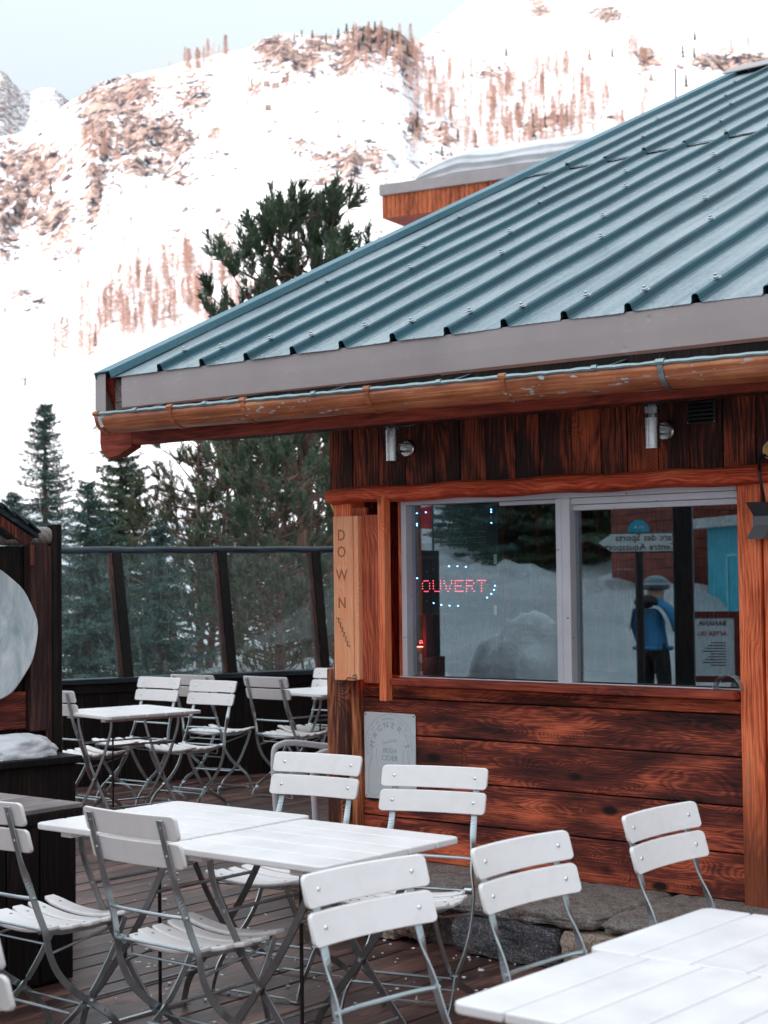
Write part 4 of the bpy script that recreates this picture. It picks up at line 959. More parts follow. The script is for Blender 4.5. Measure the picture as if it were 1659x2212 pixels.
# ================================================================ TABLES
def make_table(w, l, n, name='folding_table'):
    """top slats run along x (length l), n slats over width w along y"""
    t = empty(name, (0, 0, 0)); mb = MB(); sw = w / n
    for i in range(n):
        y0 = -w / 2 + i * sw + 0.003; y1 = y0 + sw - 0.006; z0, z1 = 0.700, 0.722; rr_ = 0.03
        def corner(cx__, cy__, a0, on): 
            if not on: return [(cx__, cy__)]
            return None
        pts = []
        fst, lst = i == 0, i == n - 1
        def rc4(cx__, cy__, a0): return [(cx__ + rr_ * math.cos(R(a0 + q * 22.5)), cy__ + rr_ * math.sin(R(a0 + q * 22.5))) for q in range(5)]
        pts += rc4(-l / 2 + rr_, y0 + rr_, 180) if fst else [(-l / 2, y0)]
        pts += rc4(l / 2 - rr_, y0 + rr_, 270) if fst else [(l / 2, y0)]
        pts += rc4(l / 2 - rr_, y1 - rr_, 0) if lst else [(l / 2, y1)]
        pts += rc4(-l / 2 + rr_, y1 - rr_, 90) if lst else [(-l / 2, y1)]
        mb.ngon_prism([(a, b, z0) for a, b in pts], (0, 0, z1 - z0))
    mb.build('table_top', M['table'], t, 0.0045, 2)
    for s in (-1, 1):
        mb = MB(); mb.span((s * (l / 2 - 0.13) - 0.028, -w / 2 + 0.035, 0.678), (s * (l / 2 - 0.13) + 0.028, w / 2 - 0.035, 0.6995)); mb.build('batten', M['white'], t, 0.003)
    for s in (-1, 1):
        for q in (-1, 1):
            y = s * (w / 2 - 0.10) + q * 0.006; X = l / 2 - 0.12
            P = curve([(-q * X * .98, y, 0.685), (-q * X * .9, y, 0.60), (-q * X * 0.45, y, 0.43), (0, y, 0.30), (q * X * 0.42, y, 0.19), (q * X * .78, y, 0.10), (q * X * 0.93, y, 0.0)], 5)
            m2 = MB(); m2.bar(P, (q * .5, 0, 1), 0.026, 0.006)
            m2.build('leg', M['dull'], t, 0.0012, 1)
        m2 = MB(); m2.tube([(0, s * (w / 2 - 0.10) - 0.014, 0.30), (0, s * (w / 2 - .10) + 0.014, 0.30)], 0.008, 8); m2.build('pivot_bolt', M['chrome'], t)
    m2 = MB(); X = l / 2 - .12
    for (x, z) in ((-X * .68, 0.52), (X * .68, 0.52), (X * .66, 0.13), (-X * .66, 0.13)): MB().tube([(x, -w / 2 + 0.10, z), (x, w / 2 - 0.10, z)], 0.006, 8).build('cross_rod', M['galv'], t)
    m2 = MB(); m2.tube([(0.12, -w / 2 + 0.16, 0.0), (0.12, -w / 2 + 0.16, 0.70)], 0.006, 8); m2.build('stay_rod', M['black'], t)
    for s in (-1, 1): MB().bar([(s * X * .93, -w / 2 + .08, 0.004), (s * X * .93, w / 2 - .08, 0.004)], (1, 0, 0), 0.018, 0.005).build('foot_rail', M['galv'], t)
    return t
tb = make_table(0.69, 0.69, 5)
GT = 'white slatted folding tables'
ang = KRZ
def place_table(src, c_, rz, label): 
    src.location = (c_[0], c_[1], 0.001); src.rotation_euler = (0, 0, rz); tag(src, label, 'folding table', GT); return src
n2, e2 = Vector((0.631, 0.776, 0)), Vector((-0.776, 0.631, 0))
place_table(tb, (-0.245, 5.31), ang, 'white square folding table in the middle foreground, nearest corner towards us')
place_table(copy_tree(tb), (-0.75, 5.82), ang, 'white square folding table pushed against the far left of the middle table')
place_table(copy_tree(tb), (-1.66, 10.62), ang - 0.2, 'white folding table standing behind the black post by the glass fence')
place_table(copy_tree(tb), (-0.42, 12.3), ang - 0.2, 'white folding table farthest back, right of the seen-from-behind chairs')
t3 = make_table(0.80, 0.56, 6)
c3 = Vector((0.115, 3.30, 0)) + n2 * 0.28 - e2 * 0.40
place_table(t3, c3, KRZ + math.pi / 2, 'big white table top at the bottom right corner, nearest to us')
place_table(copy_tree(t3), c3 + n2 * 0.565 + e2 * 0.035, KRZ + math.pi / 2, 'white table top joined to the far side of the bottom right table')

# ---- white tubular armchair beside the corner post
pa = onz(655, 1720, 0.0)
t = empty('tubular_armchair', (-0.29, 8.85, 0.0), R(116), 'white tubular steel armchair half hidden behind the splintered corner post', 'armchair')
wt = plain('white_tube_paint', (0.68, 0.66, 0.69), 0.4, var=0.05)
for s in (-1, 1):
    mb = MB(); x = 0.27 * s
    mb.tube(curve([(x, 0.20, 0.012), (x, 0.22, 0.3), (x, 0.23, 0.60), (x, 0.19, 0.655), (x, 0.10, 0.66), (x, -0.12, 0.63), (x * .93, -0.19, 0.67), (x * .85, -0.24, 0.80), (x * .8, -0.30, 0.98)], 6), 0.017, 10); mb.build('arm_and_back_tube', wt, t)
    mb = MB(); mb.tube(curve([(x * .86, 0.22, 0.44), (x * .86, -0.18, 0.41), (x * .92, -0.23, 0.36), (x, -0.27, 0.012)], 5), 0.015, 10); mb.tube([(x, 0.20, 0.03), (x, -0.27, 0.03)], 0.012, 8); mb.build('side_frame', wt, t)
mb = MB()
for i in range(7): mb.span((-0.235, -0.19 + i * 0.06, 0.432), (0.235, -0.145 + i * 0.06, 0.444))
mb.build('seat', wt, t, 0.003)
mb = MB(); mb.tube([(-0.216, -0.30, 0.98), (0.216, -0.30, 0.98)], 0.017, 10)
for i in range(5): mb.tube([(-0.225, -0.235 - i * 0.014, 0.78 + i * .04), (0.225, -0.235 - i * 0.014, 0.78 + i * .04)], 0.008, 8)
mb.build('backrest', wt, t)

# ================================================================ GLASS FENCE
def fpt(px, py, D): return aty(px, py, D)
B0, B1 = aty(-80, 1478, 12.1), aty(1000, 1424, 14.2)
fd = (B1 - B0); fd.z = 0; fl = fd.length; fd.normalize(); fn = Vector((-fd.y, fd.x, 0))
zb = 0.80; ztp = 1.78
fr_ = math.atan2(fd.y, fd.x)
M['bead'] = wood('dark_brown_bead', (0.012, 0.007, 0.007), (0.06, 0.028, 0.024), (0.2, 0.09, 0.07), 'Z', 24, 0.5, knots=0.1)
fen = empty('glass_screen_fence', (B0.x, B0.y, 0), fr_, 'dark timber fence with streaked glass panels leaning outward at the terrace edge', 'fence')
LEAN = 0.24
def fx(px, z, lean):      # pixel column -> distance along the fence at height z
    d = ray(px, 1300); o_ = B0 + fn * lean; 
    det = d.x * (-fd.y) + fd.x * d.y
    t_ = (o_.x * (-fd.y) + fd.x * o_.y) / det
    return (Vector((d.x * t_, d.y * t_, 0)) - Vector((o_.x, o_.y, 0))).dot(fd)
mb = MB(); Lf = fl
for i in range(int(Lf / 0.15)):
    mb.span((i * 0.15 + 0.002, -0.03, -0.6), (i * 0.15 + 0.147, 0.0, zb - 0.10))
mb.build('lower_boards', M['black'], fen, 0.003)
mb = MB(); mb.span((0, -0.045, zb - 0.10), (Lf, 0.02, zb - 0.03)); mb.build('mid_rail', M['black'], fen, 0.004)
mb = MB(); mb.span((0, -0.07, zb - 0.028), (Lf, 0.07, zb + 0.012)); mb.build('lower_rail', M['blackx'], fen, 0.005)
mb = MB(); mb.tube([(0.0 + Lf * i / 40, LEAN + 0.02, ztp + 0.014 + 0.003 * math.sin(i * 1.3)) for i in range(41)], 0.030, 10); mb.build('top_rail', M['blackx'], fen)
pxs = [(-30, -5), (251, 276), (478, 500), (681, 700), (900, 920)]; posts = []
for (pt, pb) in pxs:
    a, b = fx(pb, zb, 0.0), fx(pt, ztp, LEAN); posts.append((a, b))
    mb = MB(); mb.bar([(a, 0.0, zb), (b, LEAN, ztp)], (1, 0, 0), 0.075, 0.06); mb.build('post', M['black'], fen, 0.004)
    mb = MB(); mb.bar([(a - 0.058, 0.0, zb + .01), (b - 0.058, LEAN, ztp - .01)], (1, 0, 0), 0.035, 0.04); mb.build('glazing_bead', M['bead'], fen, 0.003)
for i in range(len(posts) - 1):
    (a0, b0), (a1, b1) = posts[i], posts[i + 1]
    mb = MB(); mb.ngon_prism([(a0 + .03, 0.005, zb + 0.01), (a1 - .05, 0.005, zb + 0.01), (b1 - .05, LEAN - .0, ztp - 0.01), (b0 + .03, LEAN - .0, ztp - 0.01)], (0, 0.005, 0)); mb.build('glass_panel', M['screen'], fen)

# ================================================================ STALL ON THE LEFT
# a dark boarded stall wall whose round end post stands at P0
P0 = aty(118, 1400, 8.0); sdv = Vector((-0.757, -0.653, 0)); srz = math.atan2(sdv.y, sdv.x)     # local +x runs left and towards us
srz2 = math.atan2(0.653, 0.757)
sta = empty('boarded_stall', (P0.x, P0.y, 0), srz2, 'blackened wooden stall end with round post and little shingled roof at the left edge', 'stall')
# local: +x to the right/away, -y towards the viewer
def stp(px, py, d=0.0):
    n_ = Vector((-sdv.y, sdv.x, 0)) * -1; n_ = Vector((-0.653, 0.757, 0)); r_ = ray(px, py); o_ = Vector((P0.x, P0.y, 0)) + n_ * d
    tt = (o_ - Vector((0, 0, EYE))).dot(n_) / r_.dot(n_); p = Vector((0, 0, EYE)) + r_ * tt - Vector((P0.x, P0.y, 0))
    return p.dot(Vector((0.757, 0.653, 0))), p.z
mb = MB(); mb.tube([(0.0, 0, 0.0), (0.0, 0, stp(118, 1133)[1])], 0.036, 14); mb.build('round_post', M['black'], sta, 0.004)
mb = MB(); mb.tube([(-0.9, 0.01, stp(90, 1140)[1] - .04), (-0.03, 0.01, stp(90, 1140)[1] - .04)], 0.045, 12); mb.build('log_rail', M['lid'], sta)
mb = MB(); x = -1.6; zt_ = stp(60, 1180)[1]
while x < -0.13: mb.span((x + .002, 0.01 + 0.008 * rnd.random(), 0.3), (x + 0.128, 0.05, zt_)); x += 0.13
mb.build('wall_boards', M['black'], sta, 0.004)
a_, b_2 = stp(62, 1400, -0.04)[0], stp(100, 1400, -0.04)[0]
mb = MB(); mb.span((a_, -0.06, stp(80, 1580, -.06)[1]), (b_2, 0.005, zt_ + 0.02)); mb.span((b_2 + .004, -0.03, 0.4), (-0.03, 0.02, zt_)); mb.build('cover_board', wood('purple_black_wood', (0.008, 0.005, 0.006), (0.045, 0.018, 0.018), (0.16, 0.06, 0.045), 'Z', 24, 0.5, knots=0.1), sta, 0.006)
zl_ = stp(30, 1520, -0.0)[1]
mb = MB(); mb.span((-1.6, -0.02, stp(30, 1575)[1]), (a_ - .004, 0.012, stp(30, 1495)[1])); mb.build('red_brown_board', M['wall'], sta, 0.004)
# hinges
for px_ in (52, 70 + 53):
    pass
for hx in (stp(56, 1200, -.01)[0], stp(71, 1200, -.07)[0]):
    mb = MB(); mb.span((hx - .008, -0.072 if hx > a_ else -0.006, stp(56, 1222)[1]), (hx + .008, -0.062 if hx > a_ else 0.004, stp(56, 1178)[1])); mb.build('hinge_strap', plain('rusty_iron', (0.18, 0.05, 0.025), 0.7, 0.3), sta, 0.002)
# small roof overhang, sloping down to the right/away
mb = MB(); ra_, rz_ = stp(75, 1163, -0.30); rb_, rz2 = stp(-60, 1075, -0.30)
for k, (y0_, y1_) in enumerate(((-0.34, 0.05),)):
    mb.ngon_prism([(ra_, y0_, rz_), (rb_, y0_, rz2), (rb_, y0_, rz2 + 0.035), (ra_, y0_, rz_ + 0.02)], (0, y1_ - y0_, 0))
for i in range(5):
    f = i / 5; x = ra_ + (rb_ - ra_) * f; z = rz_ + (rz2 - rz_) * f
    x2 = ra_ + (rb_ - ra_) * (f + .23); z2_ = rz_ + (rz2 - rz_) * (f + .23)
    mb.ngon_prism([(x, -0.36, z + 0.022), (x2, -0.36, z2_ + 0.040), (x2, -0.36, z2_ + 0.047), (x, -0.36, z + 0.034)], (0, 0.42, 0))
mb.build('roof_shingles', M['blackx'], sta, 0.002)
mb = MB(); mb.ngon_prism([(ra_ - .02, -0.33, rz_ - 0.002), (rb_, -0.33, rz2 - 0.002), (rb_, -0.33, rz2 - 0.04), (ra_ - .06, -0.33, rz_ - 0.035)], (0, 0.03, 0)); mb.build('roof_fascia', M['upper'], sta, 0.002)
# ledge
lzt = stp(60, 1637, -0.25)[1]
mb = MB(); lx1 = stp(112, 1640, -0.2)[0]
mb.span((-1.5, -0.34, lzt - 0.035), (-0.045, 0.005, lzt)); mb.span((-1.5, -0.30, 0.0), (-0.06, -0.0, lzt - 0.035)); mb.build('ledge', M['black'], sta, 0.006)
# snow heap on the ledge
def lump(name, c_, d, seed, mat, rz=0, flat=0.35, sub=5):
    from mathutils import noise as mn
    bm = bmesh.new(); bmesh.ops.create_icosphere(bm, subdivisions=sub, radius=1.0)
    for v in bm.verts:
        p = v.co.copy(); h = 1 + 0.30 * mn.noise(p * 1.1 + Vector((seed, 0, 0))) + 0.10 * mn.noise(p * 2.8 + Vector((0, seed, 0))) + 0.035 * mn.noise(p * 7) + 0.02 * mn.noise(p * 19)
        z = p.z * h
        if z < -flat: z = -flat
        v.co = Vector((p.x * h * d[0], p.y * h * d[1], (z + flat) * d[2]))
    me = bpy.data.meshes.new(name); bm.to_mesh(me); bm.free(); me.materials.append(mat)
    me.polygons.foreach_set('use_smooth', [True] * len(me.polygons))
    o = link(name, me); o.location = c_; o.rotation_euler = (0, 0, rz); return o
sp_ = Vector((P0.x, P0.y, 0)) + Vector((0.757, 0.653, 0)) * stp(28, 1640, -0.17)[0] + Vector((-0.653, 0.757, 0)) * -0.17
o = lump('snow_heap', (sp_.x, sp_.y, lzt), (0.22, 0.13, 0.085), 6.4, M['snowfine'], srz2); tag(o, 'dirty grey snow heap on the dark ledge under the ice disc', 'snow heap')
# ice disc leaning on the wall
icm = NT('scratched_ice_with_highlights'); c_ = obj_co(icm)
sc1 = icm.ramp(icm.noise(icm.vmath('MULTIPLY', c_, (60, 3, 8)), 1.0, 4, 0.7, 2.0), [(0.58, 0.0), (0.66, 1.0)]); big = icm.ramp(icm.noise(icm.vmath('MULTIPLY', c_, (5, 5, 2.5)), 1.0, 6, 0.7, 1.2), [(0.36, 0.0), (0.62, 1.0)])  # broad pale patches paint highlight smears into the colour; fine streaks are scratches
icm.set(icm.mix(icm.math('MAXIMUM', icm.math('MULTIPLY', sc1, 0.35), icm.math('MULTIPLY', big, 0.9)), (0.42, 0.52, 0.56), (0.97, 0.99, 1.0)), 0.2, 0, 0.6); icm.p.inputs['Transmission Weight'].default_value = 0.10; icm.p.inputs['IOR'].default_value = 1.31; icm.bump(icm.noise(c_, 25, 4, 0.6), 0.15, 0.004)
ix, iz = stp(-52, 1372, -0.07)
di = MB(); N = 64; pts = []
for i in range(N):
    a = 2 * math.pi * i / N; rr_ = 0.305 * (1 + 0.012 * math.sin(a * 5 + 1) + 0.008 * math.sin(a * 11)); pts.append((rr_ * math.cos(a) * 0.98, 0, rr_ * math.sin(a) * 1.05))
di.ngon_prism(pts, (0, 0.028, 0), True)
o = di.build('ice_disc', icm.m, None, 0.006, 2)
q_ = Vector((P0.x, P0.y, 0)) + Vector((0.757, 0.653, 0)) * ix + Vector((-0.653, 0.757, 0)) * -0.11
o.location = (q_.x, q_.y, iz); o.rotation_euler = (0, 0, srz2); tag(o, 'big clear scratched ice disc leaning on the dark boards at the left edge', 'ice disc')

# ================================================================ DARK CHEST
cr = Vector((-1.23, 6.55, 0)); ch = empty('storage_chest', (cr.x, cr.y, 0), KRZ, 'black wooden storage chest with weathered plank lid behind the left chairs', 'chest')
# local x = -e, local y = n ; corner at local (0,0), body spans x[-0.75,0], y[-1.1,0]
zl2 = 0.675
mb = MB(); mb.span((-0.74, -1.15, 0.0), (-0.012, -0.012, zl2 - 0.04))
for i in range(7): mb.span((-0.010, -1.14 + i * 0.16, 0.01), (0.0, -0.985 + i * 0.16 - .004, zl2 - 0.05))
mb.build('chest_body', M['black'], ch, 0.004)
mb = MB()
for i in range(5): mb.span((-0.75 + i * 0.155, -1.18, zl2 - 0.008), (-0.75 + i * 0.155 + 0.150, 0.015, zl2 + 0.012))
mb.build('lid', M['lid'], ch, 0.004)
mb = MB(); mb.span((0.002, -1.17, zl2 - 0.05), (0.02, 0.012, zl2 - 0.009)); mb.build('lid_edge', M['black'], ch, 0.003)
mb = MB(); mb.tube(curve([(-0.36, -0.42, zl2 + .01), (-0.36, -0.42, zl2 + .045), (-0.36, -0.40, zl2 + .055), (-0.36, -0.22, zl2 + .055), (-0.36, -0.20, zl2 + .045), (-0.36, -0.20, zl2 + .01)], 4), 0.006, 8); mb.build('handle', M['rotten'], ch)
# ================================================================ TERRAIN
def vnoise2(x, y, seed=0):
    def h(i, j):
        n = (i * 374761393 + j * 668265263 + seed * 1442695041) & 0xffffffff
        n = ((n ^ (n >> 13)) * 1274126177) & 0xffffffff
        return ((n ^ (n >> 16)) & 0xffff) / 65535.0
    xi = np.floor(x).astype(np.int64); yi = np.floor(y).astype(np.int64); xf = x - xi; yf = y - yi
    xf = xf * xf * (3 - 2 * xf); yf = yf * yf * (3 - 2 * yf)
    a, b, c_, d = h(xi, yi), h(xi + 1, yi), h(xi, yi + 1), h(xi + 1, yi + 1)
    return (a * (1 - xf) + b * xf) * (1 - yf) + (c_ * (1 - xf) + d * xf) * yf
def fbm(x, y, oct_=5, seed=0, ridge=False, gain=0.5):
    s = 0; a = 1; tot = 0
    for o in range(oct_):
        n = vnoise2(x * 2 ** o + 17.3 * o, y * 2 ** o - 9.1 * o, seed + o)
        if ridge: n = 1 - abs(2 * n - 1)
        s = s + a * n; tot += a; a *= gain
    return s / tot
def ix_(x, tab): return np.interp(x, [a for a, b in tab], [b for a, b in tab])
SKY = [(-900, 560), (-300, 400), (0, 290), (60, 275), (100, 248), (150, 216), (190, 192), (220, 172), (260, 157), (330, 146), (400, 126), (480, 106), (540, 95), (580, 72), (640, 61), (700, 66), (745, 68), (765, 52), (800, 44), (830, 46), (880, 66), (915, 92), (980, 96), (1100, 92), (1300, 70), (1500, 60), (1700, 50), (2400, 0), (3000, 0)]
R0, R1, E0 = 70.0, 620.0, -0.028
def esky(px): return (1243.5 - (px - 829.5) * 0.0117 - ix_(px, SKY)) / F_
# rocky areas, as (centre px, centre py, half sizes, strength)
ROCKS = [(60, 345, 75, 40, 1), (35, 420, 50, 60, 1), (120, 470, 40, 35, .9), (95, 440, 30, 55, .7), (215, 270, 32, 95, 1), (205, 400, 14, 60, .9), (245, 215, 45, 40, 1), (300, 195, 45, 35, 1), (305, 280, 40, 50, 1), (370, 290, 45, 40, 1), (300, 350, 30, 30, .8), (365, 345, 55, 30, .8), (425, 200, 30, 40, .8), (280, 215, 30, 70, .8), (610, 95, 42, 36, 1.1), (665, 120, 35, 30, 1.1), (700, 85, 40, 25, .9), (775, 105, 45, 40, 1.1), (820, 70, 70, 32, 1.2), (880, 105, 30, 50, 1), (470, 290, 20, 22, .6), (560, 185, 25, 20, .5), (600, 270, 20, 14, .5), (700, 385, 30, 35, .6), (760, 365, 35, 35, .9), (820, 345, 25, 30, .8), (700, 325, 70, 25, .5), (15, 480, 30, 70, .8), (1420, 118, 22, 16, 1), (1600, 128, 70, 16, 1.2), (1200, 255, 28, 14, .8), (1080, 145, 25, 14, .7), (690, 0, 1, 1, .0), (1160, 280, 20, 16, .8), (960, 310, 30, 35, .7), (905, 290, 18, 26, .7), (45, 635, 25, 12, .7), (90, 640, 18, 16, .5), (140, 560, 30, 20, .4), (480, 500, 18, 40, .5), (380, 490, 30, 35, .3), (20, 235, 0.1, 0.1, 0), (1330, 20, 30, 12, .9), (1180, 8, 22, 14, .9), (255, 330, 12, 70, .6), (150, 520, 20, 14, .5)]
def rockmask(px, py):
    s = np.zeros_like(px)
    for (cx, cy, rx_, ry_, k) in ROCKS:
        s = np.maximum(s, k * np.exp(-(((px - cx) / rx_) ** 2 + ((py - cy) / ry_) ** 2) * 0.5))
    return s
def hill(u, r):
    """height of the main mountainside in direction u = X/Y at distance r"""
    px = 829.5 + u * F_; t = np.clip((r - R0) / (R1 - R0), 0, 1.0)
    e = E0 + (esky(px) - E0) * t ** 0.86
    z = EYE + e * r
    X, Y = u * r, r
    py = 1243.5 - (px - 829.5) * 0.0117 - e * F_
    rk = rockmask(px, py)
    am = np.minimum(1, t * 5) * (1 - 0.75 * np.clip((t - 0.86) / 0.14, 0, 1))
    z = z + am * (10 * (fbm(X / 70 + 3, Y / 90, 4, 3) - 0.5) + 4.5 * (fbm(X / 16, Y / 22, 4, 11, True) - 0.6)) * (0.4 + 0.6 * t)
    z = z + am * rk * 16 * (fbm(X / 14 + 7, Y / 30, 5, 21, True, 0.55) - 0.62) * (0.3 + 0.7 * t)
    over = np.clip(r - R1, 0, None); z = z - over * 0.55
    return z, rk, px, py
def build_terrain(name, us, rs, fn, mats):
    U, Rr = np.meshgrid(us, rs); z, rk, px, py = fn(U, Rr)
    V = np.stack([(U * Rr), Rr, z], -1).reshape(-1, 3); nu, nr = len(us), len(rs)
    I = np.arange(nu * nr).reshape(nr, nu)
    Fa = np.stack([I[:-1, :-1], I[:-1, 1:], I[1:, 1:], I[1:, :-1]], -1).reshape(-1, 4)
    me = arrmesh(name, V, Fa, mats, True)
    at = me.attributes.new('rock', 'FLOAT', 'POINT'); at.data.foreach_set('value', np.asarray(rk, dtype=np.float32).ravel())
    return link(name, me)
def mountain_mat():
    t = NT('snowy_mountain_rock'); c = obj_co(t)
    at = t.n('Attribute', attribute_name='rock').outputs['Fac']
    n1 = t.noise(c, 0.11, 8, 0.66, 0.8); n2 = t.noise(t.vmath('MULTIPLY', c, (1.6, 1.0, 0.5)), 0.5, 6, 0.7, 0.5)
    nz = t.n('SeparateXYZ'); t.l(t.n('NewGeometry').outputs['Normal'], nz.inputs[0]); steep = t.math('SUBTRACT', 1.0, nz.outputs[2])
    n3 = t.noise(t.vmath('MULTIPLY', c, (1.0, 0.7, 0.45)), 0.33, 5, 0.75, 1.5)
    f = t.math('ADD', t.math('MULTIPLY', at, 0.31), t.math('ADD', t.math('MULTIPLY', n1, 0.85), t.math('MULTIPLY', n3, 1.15)))
    f = t.math('ADD', f, t.math('MULTIPLY', steep, 0.22))
    k = t.ramp(t.math('SUBTRACT', f, 0.5), [(0.667, 0.0), (0.70, 1.0)])
    # thresholds
    rc1 = t.ramp(t.noise(c, 0.22, 7, 0.75, 0.8), [(0.42, (0.035, 0.035, 0.05)), (0.48, (0.16, 0.12, 0.12)), (0.55, (0.40, 0.28, 0.24)), (0.70, (0.55, 0.41, 0.35))])
    sn = t.mix(t.noise(c, 0.05, 5, 0.6), (0.80, 0.79, 0.83), (0.90, 0.89, 0.91))
    t.set(t.mix(k, sn, rc1), 0.85, 0, 0.1)
    t.bump(t.math('ADD', n1, t.math('MULTIPLY', n2, 0.4)), 0.7, 3.0); return t.m
MM = mountain_mat()
us = np.concatenate([np.linspace(-0.55, -0.262, 60), np.linspace(-0.26, 0.26, 520), np.linspace(0.262, 0.55, 60)])
rs = np.concatenate([R0 + (R1 - R0) * np.linspace(0, 1, 380) ** 1.1, R1 + np.array([4, 12, 30, 70, 130])])
tag(build_terrain('mountainside', us, rs, hill, [MM]), kind='structure')
# higher snow mountain behind on the right, and the pale far peak on the left
def back1(u, r):
    px = 829.5 + u * F_; sk = ix_(px, [(700, 330), (850, 140), (905, 92), (960, 46), (1010, 2), (1100, -60), (1300, -170), (1700, -330), (3000, -500)])
    t = np.clip((r - 640) / 700, 0, 1); e1 = (1243.5 - (px - 829.5) * .0117 - sk) / F_; e = 0.22 + (e1 - 0.22) * t; z = EYE + e * r
    X, Y = u * r, r; z = z + 26 * (fbm(X / 150, Y / 150, 4, 31) - .5) * np.minimum(1, t * 4) * (1 - .8 * t)
    z = z - np.clip(r - 1340, 0, None) * 0.5; py = 1243.5 - e * F_
    return z, rockmask(px, py) * 1.0 + 0.12, px, py
tag(build_terrain('snow_mountain', np.linspace(-0.06, 0.6, 260), np.concatenate([np.linspace(640, 1340, 120), [1380, 1500]]), back1, [MM]), kind='structure')
def back2(u, r):
    px = 829.5 + u * F_; sk = ix_(px, [(-900, -100), (-200, 80), (-60, 120), (0, 143), (14, 150), (30, 172), (48, 186), (70, 190), (90, 180), (118, 183), (140, 196), (150, 208), (200, 260), (600, 500)])
    t = np.clip((r - 1500) / 900, 0, 1); e1 = (1243.5 - (px - 829.5) * .0117 - sk) / F_; e = 0.15 + (e1 - 0.15) * t; z = EYE + e * r
    X, Y = u * r, r; z = z + 90 * (fbm(X / 160, Y / 300, 5, 41, True) - .6) * np.minimum(1, t * 4) * (1 - .85 * t) - np.clip(r - 2400, 0, None) * 0.5
    return z, 0.32 + 0.3 * (fbm(X / 120, z / 90, 3, 5)), px, 1243.5 - e * F_
tag(build_terrain('far_peak', np.linspace(-0.6, -0.1, 260), np.concatenate([np.linspace(1500, 2400, 120), [2450, 2600]]), back2, [MM]), kind='structure')
# near snow field, one sheet round the terrace
def near(u_, v_):
    X, Y = u_, v_
    d = np.sqrt(X ** 2 + Y ** 2)
    base = -0.75 + 0.0 * d
    z = base + 0.5 * (fbm(X / 9 + 40, Y / 9, 4, 51) - 0.5) * np.clip((d - 14) / 10, 0, 1)
    return z
gx = np.linspace(-420, 420, 470); gx = np.sign(gx) * (np.abs(gx) / 420) ** 2.4 * 420
GX, GY = np.meshgrid(gx, gx)
# keep the snow below the terrace, rise in a ridge behind and to the left (the slope whose shadow lies on the terrace)
A_ = np.array([math.sin(SUNAZ), math.cos(SUNAZ)])
def ground_z(X, Y):
    z = near(X, Y)
    s = X * A_[0] + Y * A_[1]; q = -X * A_[1] + Y * A_[0]
    up = np.clip((s - 74) / 140, 0, 1)
    z = z + 118 * up ** 1.1 * (1 - 0.1 * (fbm(X / 60, Y / 60, 4, 61))) + np.interp(s, [4, 8, 15, 25, 33, 45, 70], [0, .55, 1.95, 2.35, 2.65, 3.1, 3.6]) + np.clip((s - 8) / 12, 0, 1) * (1.2 * (fbm(X / 3.5, Y / 3.5, 5, 71) - .45) + 0.8 * (fbm(X / 1.7, Y / 1.7, 4, 75, True) - .6))
    z = z - np.clip(s - 215, 0, None) * 0.4
    far = np.clip((Y - 66) / 30, 0, 1) * np.clip((60 - s) / 60, 0, 1)
    z = z + np.clip((Y - 13.5) / 5, 0, 1) * (1.15 + 0.35 * (fbm(X / 4, Y / 4, 4, 91) - .5)) * np.clip((40 - s) / 10, 0, 1)
    return z - far * 12
Z = ground_z(GX, GY)
I = np.arange(GX.size).reshape(GX.shape)
Fa = np.stack([I[:-1, :-1], I[:-1, 1:], I[1:, 1:], I[1:, :-1]], -1).reshape(-1, 4)
tag(link('snow_ground', arrmesh('snow_ground', np.stack([GX, GY, Z], -1).reshape(-1, 3), Fa, [M['snow']], True)), kind='structure')
# a vast plain under everything so the ground reaches the horizon on every side
hp = MB(); hp.span((-5000, -5000, -30.2), (5000, 5000, -30.0)); tag(link('valley_floor', hp.mesh('valley_floor', M['snow'])), kind='structure')

# ================================================================ DISTANT TREES
rt = np.random.RandomState(4)
def tuft_mesh(name, kind, n, mats, seed):
    """bare larch / small conifer 1 m tall (scaled on placing)"""
    r_ = np.random.RandomState(seed); V, Fa, mi = [], [], []
    def quad(p, q, wd, m_):
        p = np.array(p); q = np.array(q); d = q - p; s_ = np.cross(d, r_.randn(3)); s_ = s_ / (np.linalg.norm(s_) + 1e-9) * wd
        k = len(V); V.extend([p - s_, p + s_, q + s_ * .4, q - s_ * .4]); Fa.append((k, k + 1, k + 2, k + 3)); mi.append(m_)
    for k in range(3): quad((0, 0, -0.05), (0, 0, 0.97), 0.010, 1)
    for i in range(n):
        z = r_.uniform(0.10, 0.98) if kind == 'larch' else r_.uniform(0.03, 0.98)
        L = (0.17 if kind == 'larch' else 0.16) * (1 - z) ** 0.75 + 0.015; a = r_.uniform(0, 6.283); L *= r_.uniform(.5, 1.1)
        up = r_.uniform(0.02, 0.10) if kind == 'larch' else r_.uniform(-0.10, -0.02)
        tip = (L * math.cos(a), L * math.sin(a), z + up * L / 0.16)
        quad((0, 0, z), tip, 0.0045 if kind == 'larch' else 0.018, 0)
        for q in range(3):
            f = r_.uniform(.35, .9); b = (tip[0] * f, tip[1] * f, z + (tip[2] - z) * f); a2 = a + r_.choice((-1, 1)) * r_.uniform(.4, 1.1)
            quad(b, (b[0] + .05 * math.cos(a2), b[1] + .05 * math.sin(a2), b[2] + r_.uniform(0, .04)), 0.004 if kind == 'larch' else 0.013, 0)
    return arrmesh(name, V, Fa, mats, False, mi)
lm = [tuft_mesh('larch', 'larch', 210, [M['larch'], M['larch']], s) for s in range(3)]
fm = [tuft_mesh('conifer', 'fir', 150, [M['fir'], M['bark']], 11 + s) for s in range(2)]
